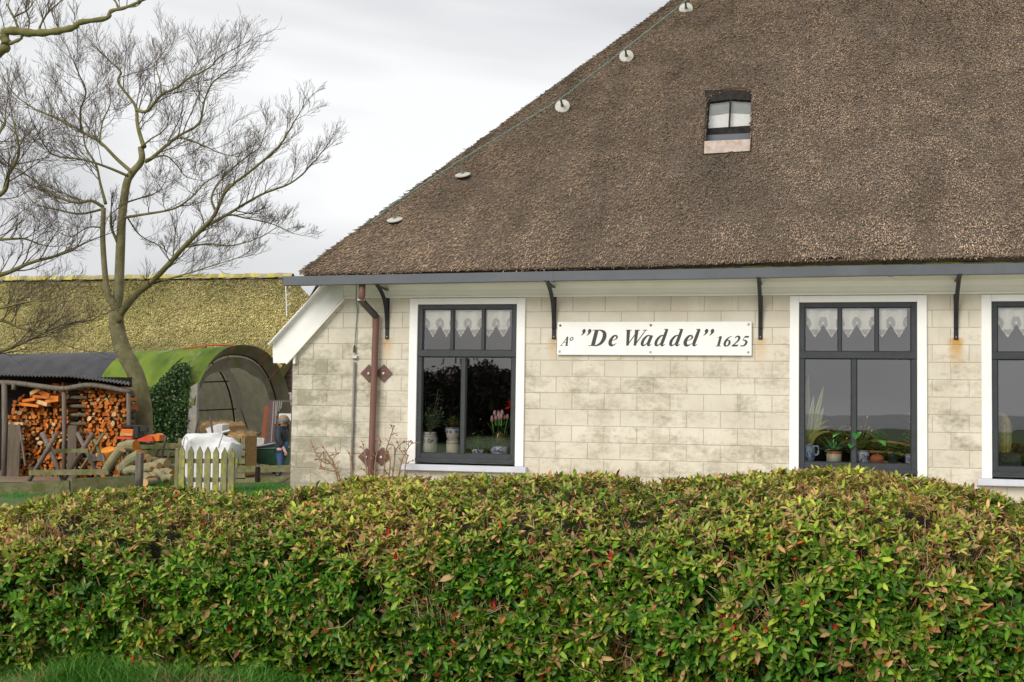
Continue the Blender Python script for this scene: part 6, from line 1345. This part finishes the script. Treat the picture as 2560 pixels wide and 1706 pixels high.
LB = [ # (points in the 1873-wide crop, depth start, depth end, r0, r1, twigs, twig length)
 ([(785,800),(770,760),(750,680),(742,590),(700,520),(640,440),(655,385),(600,330)],0,.8,.075,.02,12,1.2),
 ([(742,600),(800,605),(880,520),(960,480),(1020,430),(1130,380),(1200,310)],0,-.9,.055,.018,12,1.2),
 ([(880,520),(870,440),(850,360),(880,280)],-.2,.5,.03,.012,8,1.),
 ([(790,880),(830,860),(900,800),(980,740),(1080,680),(1110,560),(1150,470),(1230,400)],0,.7,.065,.018,13,1.2),
 ([(980,745),(1100,790),(1200,840),(1300,860)],.2,-.8,.03,.012,8,.9),
 ([(720,940),(640,870),(540,770),(440,710),(330,650),(200,590),(100,520),(40,455)],0,.9,.065,.015,16,1.1),
 ([(440,710),(440,600),(470,500),(430,400),(400,330)],.4,-.6,.035,.012,12,1.1),
 ([(540,770),(560,660),(600,560),(590,450)],.2,1.2,.03,.012,10,1.),
 ([(700,960),(580,910),(450,870),(300,850),(230,780),(170,650)],0,-1.2,.045,.013,13,1.1),
 ([(565,1130),(500,1095),(430,1105),(340,1085),(220,1010),(120,930),(60,900)],-.1,-.9,.055,.016,14,1.1),
 ([(575,1110),(545,1000),(520,900),(455,800),(435,690),(350,560)],-.1,.8,.05,.014,12,1.1),
 ([(560,1140),(430,1165),(300,1140),(180,1100),(90,990)],-.1,.7,.04,.012,11,1.),
 ([(640,1735),(690,1665),(750,1598),(830,1535),(930,1430),(1010,1340),(1110,1240),(1170,1170),(1240,1040),(1350,950),(1500,820),(1570,720),(1610,650)],0,-1.1,.115,.018,17,1.1),
 ([(1110,1240),(1200,1190),(1300,1130),(1420,1060),(1580,1000),(1690,900),(1750,830)],-.4,.6,.055,.014,15,1.),
 ([(1180,1160),(1150,1080),(1190,990),(1300,880),(1400,800),(1430,720)],-.4,1.0,.04,.012,11,1.),
 ([(1010,1345),(1130,1330),(1260,1340),(1400,1300),(1500,1240)],-.2,-1.4,.035,.01,11,.8),
 ([(1240,1165),(1350,1190),(1480,1220),(1600,1270)],-.5,.4,.028,.009,8,.8),
 ([(680,1185),(800,1165),(940,1140),(1040,1080),(1110,1010),(1190,960)],.05,-1.2,.045,.012,12,.9),
 ([(690,1180),(760,1280),(850,1330),(930,1400)],.05,1.2,.025,.01,8,.8),
 ([(660,1110),(760,1080),(860,1040),(900,960)],.05,1.2,.03,.01,8,.9),
 ([(800,1555),(950,1510),(1050,1480),(1160,1440),(1290,1400)],-.1,-1.,.035,.01,10,.8),
 ([(640,1320),(600,1230),(585,1160)],0,-.3,.05,.03,3,.6),
 ([(560,1240),(480,1240),(380,1290),(280,1250)],-.1,-1.1,.025,.01,8,.9),
 ([(800,870),(900,850),(960,900),(1010,960),(1080,990)],0,1.,.03,.01,8,.8),
 ([(770,800),(820,760),(900,700),(920,620)],0,-1.,.03,.01,8,1.),
]
for pts, d0, d1, r0, r1, kd, kl in LB: T_.limbp(lim(pts,d0,d1), r0*.72, r1*.7, kd, kl*(.72 if max(q[0] for q in pts) > 1400 else .9))
T_.finish(tree)
# second tree, its trunk outside the left picture edge
t2 = thing('bare_tree', 'bare tree whose thin lower branches reach in from the left picture edge', 'tree', (P(-330,1200,6.)[0],6.,0))
tk = MB(); b0 = P(-330,1200,6.); b0[2] = -.05; tk.tube(crom([b0,P(-320,1000,6.),P(-300,800,6.),P(-280,560,6.),P(-250,300,6.)],6), np.linspace(.24,.08,25), 12); tk.build('trunk', M['treebark'], t2, smooth=True)
T2 = Tree(); T2.seed = random.Random(5); T2.maxlev = 3; T2.kids = (5,3,2,0)
z2 = lambda x,y: (x*.3827/.4592, (660+y*.3827)/.4592)
for pts, d0, d1, r0, r1, kd, kl in [
 ([(-640,1600),(-300,1560),(0,1500),(150,1440),(330,1390),(430,1345)],0,1.,.07,.016,13,1.),
 ([(-620,1300),(-300,1200),(0,1060),(45,950),(100,830),(70,640)],0,-.6,.07,.014,14,1.1),
 ([(-620,1350),(-250,1310),(0,1305),(130,1300),(220,1330)],0,.5,.05,.012,11,.9),
 ([(-640,1900)]+[z2(-300,640),z2(0,570),z2(200,490),z2(400,400),z2(600,370)],0,1.2,.06,.012,14,.9),
 ([(-620,1750)]+[z2(-200,330),z2(0,290),z2(150,250),z2(330,230)],0,-.6,.045,.01,11,.9),
 ([(-640,1880)]+[z2(-200,420),z2(0,370),z2(130,420),z2(300,470),z2(470,560)],0,.3,.045,.01,12,.8),
 ([(-600,1000),(-250,900),(0,720),(30,600)],0,.8,.05,.014,10,1.),
 ([(-560,700),(-200,400),(-60,200)],0,.3,.06,.02,8,1.)]:
    T2.limbp(lim(pts,d0,d1,6.), r0, r1, kd, kl, start=.35)
T2.finish(t2)
# third tree nearer the road: only one crooked bough hangs into the upper left corner
Y3 = -1.; t3 = thing('bare_tree', 'crooked mossy bough reaching into the upper left corner of the sky', 'tree', (P(-700,1300,Y3)[0],Y3,0))
tk = MB(); b0 = P(-700,1300,Y3); b0[2] = -.05; tk.tube(crom([b0,P(-690,900,Y3),P(-640,500,Y3),P(-600,250,Y3),P(-560,0,Y3)],6), np.linspace(.22,.10,25), 12); tk.build('trunk', M['treebark'], t3, smooth=True)
T3 = Tree(); T3.seed = random.Random(9); T3.maxlev = 2; T3.kids = (4,3,0)
for pts, r0, r1, kd, kl in [
 ([(-1330,700),(-700,520),(-200,380),(0,280),(35,240),(20,190),(60,168),(180,180),(300,172),(400,150),(440,122),(580,100),(605,62),(690,40),(800,-8)],.085,.016,4,.5),
 ([(30,245),(70,232),(120,205),(105,170),(75,95),(35,20)],.028,.010,6,.35),
 ([(70,95),(150,55),(190,0)],.014,.006,4,.3), ([(210,182),(220,140),(262,70),(345,-5)],.018,.007,7,.35), ([(690,38),(650,50),(630,10),(605,-10)],.018,.01,3,.25),
 ([(0,722),(-200,760),(-700,900)],.02,.05,0,.2), ([(150,180),(160,110),(140,40),(170,-10)],.012,.006,5,.3), ([(250,180),(330,185),(300,120)],.01,.005,4,.3), ([(690,40),(740,35),(770,15)],.012,.005,3,.2)]:
    c = crom(lim(pts,0,0,Y3),5); T3.limb.tube(c, np.linspace(r0,r1,len(c))*(1+.15*np.sin(np.arange(len(c))*1.9)), 7)
    for j in range(kd):
        i = 1+int((.3+.7*(j+T3.seed.random())/max(1,kd))*(len(c)-2)); i = min(i,len(c)-1); T3.sprout(c[i], (T3.seed.uniform(-.6,.6),T3.seed.uniform(-.6,.6),1), kl*T3.seed.uniform(.6,1.3), .007, 0, .3)
T3.finish(t3)

# ------------------------------------------------------------ rose bushes with hips against the wall
M['rosestem'] = pm('rose_stem', (.20,.13,.06), (.28,.17,.09), 20, .8); M['hip'] = pm('rose_hip', (.45,.03,.015), None, rough=.35); M['dryleaf'] = pm('dry_rose_leaf', (.9,.9,.9), (1.1,1.1,1.1), 9, .8, attr=True)
def rose(label, stems, Yr, x):
    t = thing('rose_bush', label, 'bush', (P(x,1200,Yr)[0],Yr,0)); st, hp, lv_ = MB(), [], MB(); R_ = random.Random(3)
    for pts, lf_ in stems:
        q = [P(a,b,Yr+R_.uniform(-.06,.06)) for a,b in pts]; 
        if pts[0][1] > 1185: q[0][2] = 0.
        c = crom(q,5); st.tube(c, np.linspace(.012,.005,len(c)), 5); hp.append(c[-1])
        for j in range(4,len(c),2):
            d = unit(V3(R_.uniform(-1,1),R_.uniform(-.5,.5),R_.uniform(0,1))); e_2 = c[j]+d*R_.uniform(.05,.16); st.tube([c[j],(c[j]+e_2)/2+V3(0,0,.01),e_2], [.006,.005,.003], 4)
            if R_.random() < .16: hp.append(e_2)
            for k in range(lf_): leaf(lv_, c[j]*.4+e_2*.6+V3(*[R_.gauss(0,.015) for _ in range(3)]), (R_.uniform(-1,1),R_.uniform(-1,0),R_.uniform(-.6,.8)), R_.uniform(.03,.06), .03, .7, R_.choice([(.22,.10,.04),(.30,.16,.06),(.16,.07,.03),(.12,.13,.03)]), 3)
    st.build('stems', M['rosestem'], t)
    for h in hp: mb = MB(); mb.lathe([(.001,-.012),(.010,-.006),(.012,.004),(.006,.012),(.001,.014)], h, 7); mb.build('rose_hip', M['hip'], t, smooth=True)
    if lv_.n: foliage(t, lv_, 'leaves', 'dryleaf')
rose('bare thorny rose stems with red hips spreading left of the grey cable conduit', [([(878,1198),(842,1175),(812,1158),(793,1140),(783,1118)],0),([(870,1192),(835,1162),(822,1142),(846,1134)],0),([(850,1180),(820,1176),(800,1172)],0),([(842,1175),(815,1150),(788,1150)],0),([(885,1200),(880,1170),(873,1134)],0)], -.22, 878)
rose('withered rose bush with brown leaves and hips around the foot of the downpipe', [([(955,1200),(962,1150),(972,1105),(985,1066)],2),([(940,1200),(938,1160),(952,1105)],3),([(968,1200),(985,1160),(990,1125),(1010,1104)],1),([(975,1200),(1000,1170),(1015,1130),(1030,1106)],1),([(925,1200),(915,1160),(908,1112)],1),([(960,1200),(975,1165),(970,1130)],2),([(1000,1200),(1012,1175),(1020,1140)],1)], -.22, 955)

# ------------------------------------------------------------ wind-shorn trees across the road, behind the camera, seen mirrored in the windows
M['farleaf'] = pm('dark_evergreen', (.9,.9,.9), (1.1,1.1,1.1), 5, .8, attr=True)
def mir(px, py, Y): q = P(px, py, Y); return V3(q[0], -q[1], q[2])
for i, (x0, x1, top, Y) in enumerate(((1015,1090,948,44),(1080,1150,925,46),(1140,1215,912,44),(1205,1275,935,47),(1262,1345,950,45))):
    a, b = mir(x0,top,Y), mir(x1,top,Y); c0 = (a+b)/2; H_ = a[2]; W_ = abs(b[0]-a[0])*.75
    t = thing('road_tree', ('wind-shorn dark tree mirrored at the left edge of the window left of the sign','wind-shorn dark tree mirrored in the left lower pane beside the sign','tallest wind-shorn dark tree mirrored right of the centre bar','wind-shorn dark tree mirrored in the right lower pane','wind-shorn dark tree mirrored at the far right of that window')[i], 'tree', (c0[0],c0[1],0), 'trees across the road')
    mb = MB(); 
    for k in range(5): mb.tube(crom([V3(c0[0]+random.uniform(-.3,.3),c0[1],-.15), V3(c0[0]+random.uniform(-.6,.6),c0[1],H_*.45), V3(c0[0]+random.uniform(-1,1)*W_*.8,c0[1]+random.uniform(-.5,.5),H_*.85)],4), np.linspace(.12,.03,9), 6)
    mb.build('trunk', M['treebark'], t)
    n = 5200; cl_ = rng.normal(0,1,(46,3))*np.array([W_*.5,.9,H_*.17])+np.array([c0[0],c0[1],H_*.62]); cl_[:,2] = np.minimum(cl_[:,2],H_*.97); q = cl_[rng.integers(0,46,n)]+rng.normal(0,1,(n,3))*np.array([.34,.34,.22]); low_ = rng.random(n) < .25; q[low_,2] = rng.uniform(0,H_*.7,int(low_.sum())); q[low_,0] = c0[0]+rng.uniform(-1,1,int(low_.sum()))*W_*.9
    d = rng.normal(0,1,(n,3)); d /= np.linalg.norm(d,axis=1)[:,None]; s_ = np.cross(d,rng.normal(0,1,(n,3))); s_ /= np.linalg.norm(s_,axis=1)[:,None]; l_ = rng.uniform(.12,.30,n)[:,None]
    v = np.stack([q,q+d*l_*.5+s_*l_*.35,q+d*l_,q+d*l_*.5-s_*l_*.35],1).reshape(-1,3); c = np.repeat(np.array([.040,.034,.022])*rng.uniform(.5,1.5,n)[:,None],4,0)
    kind(link('crown', npmesh('crown', v, np.arange(len(v)).reshape(-1,4), M['farleaf'], c=c), t), 'stuff')
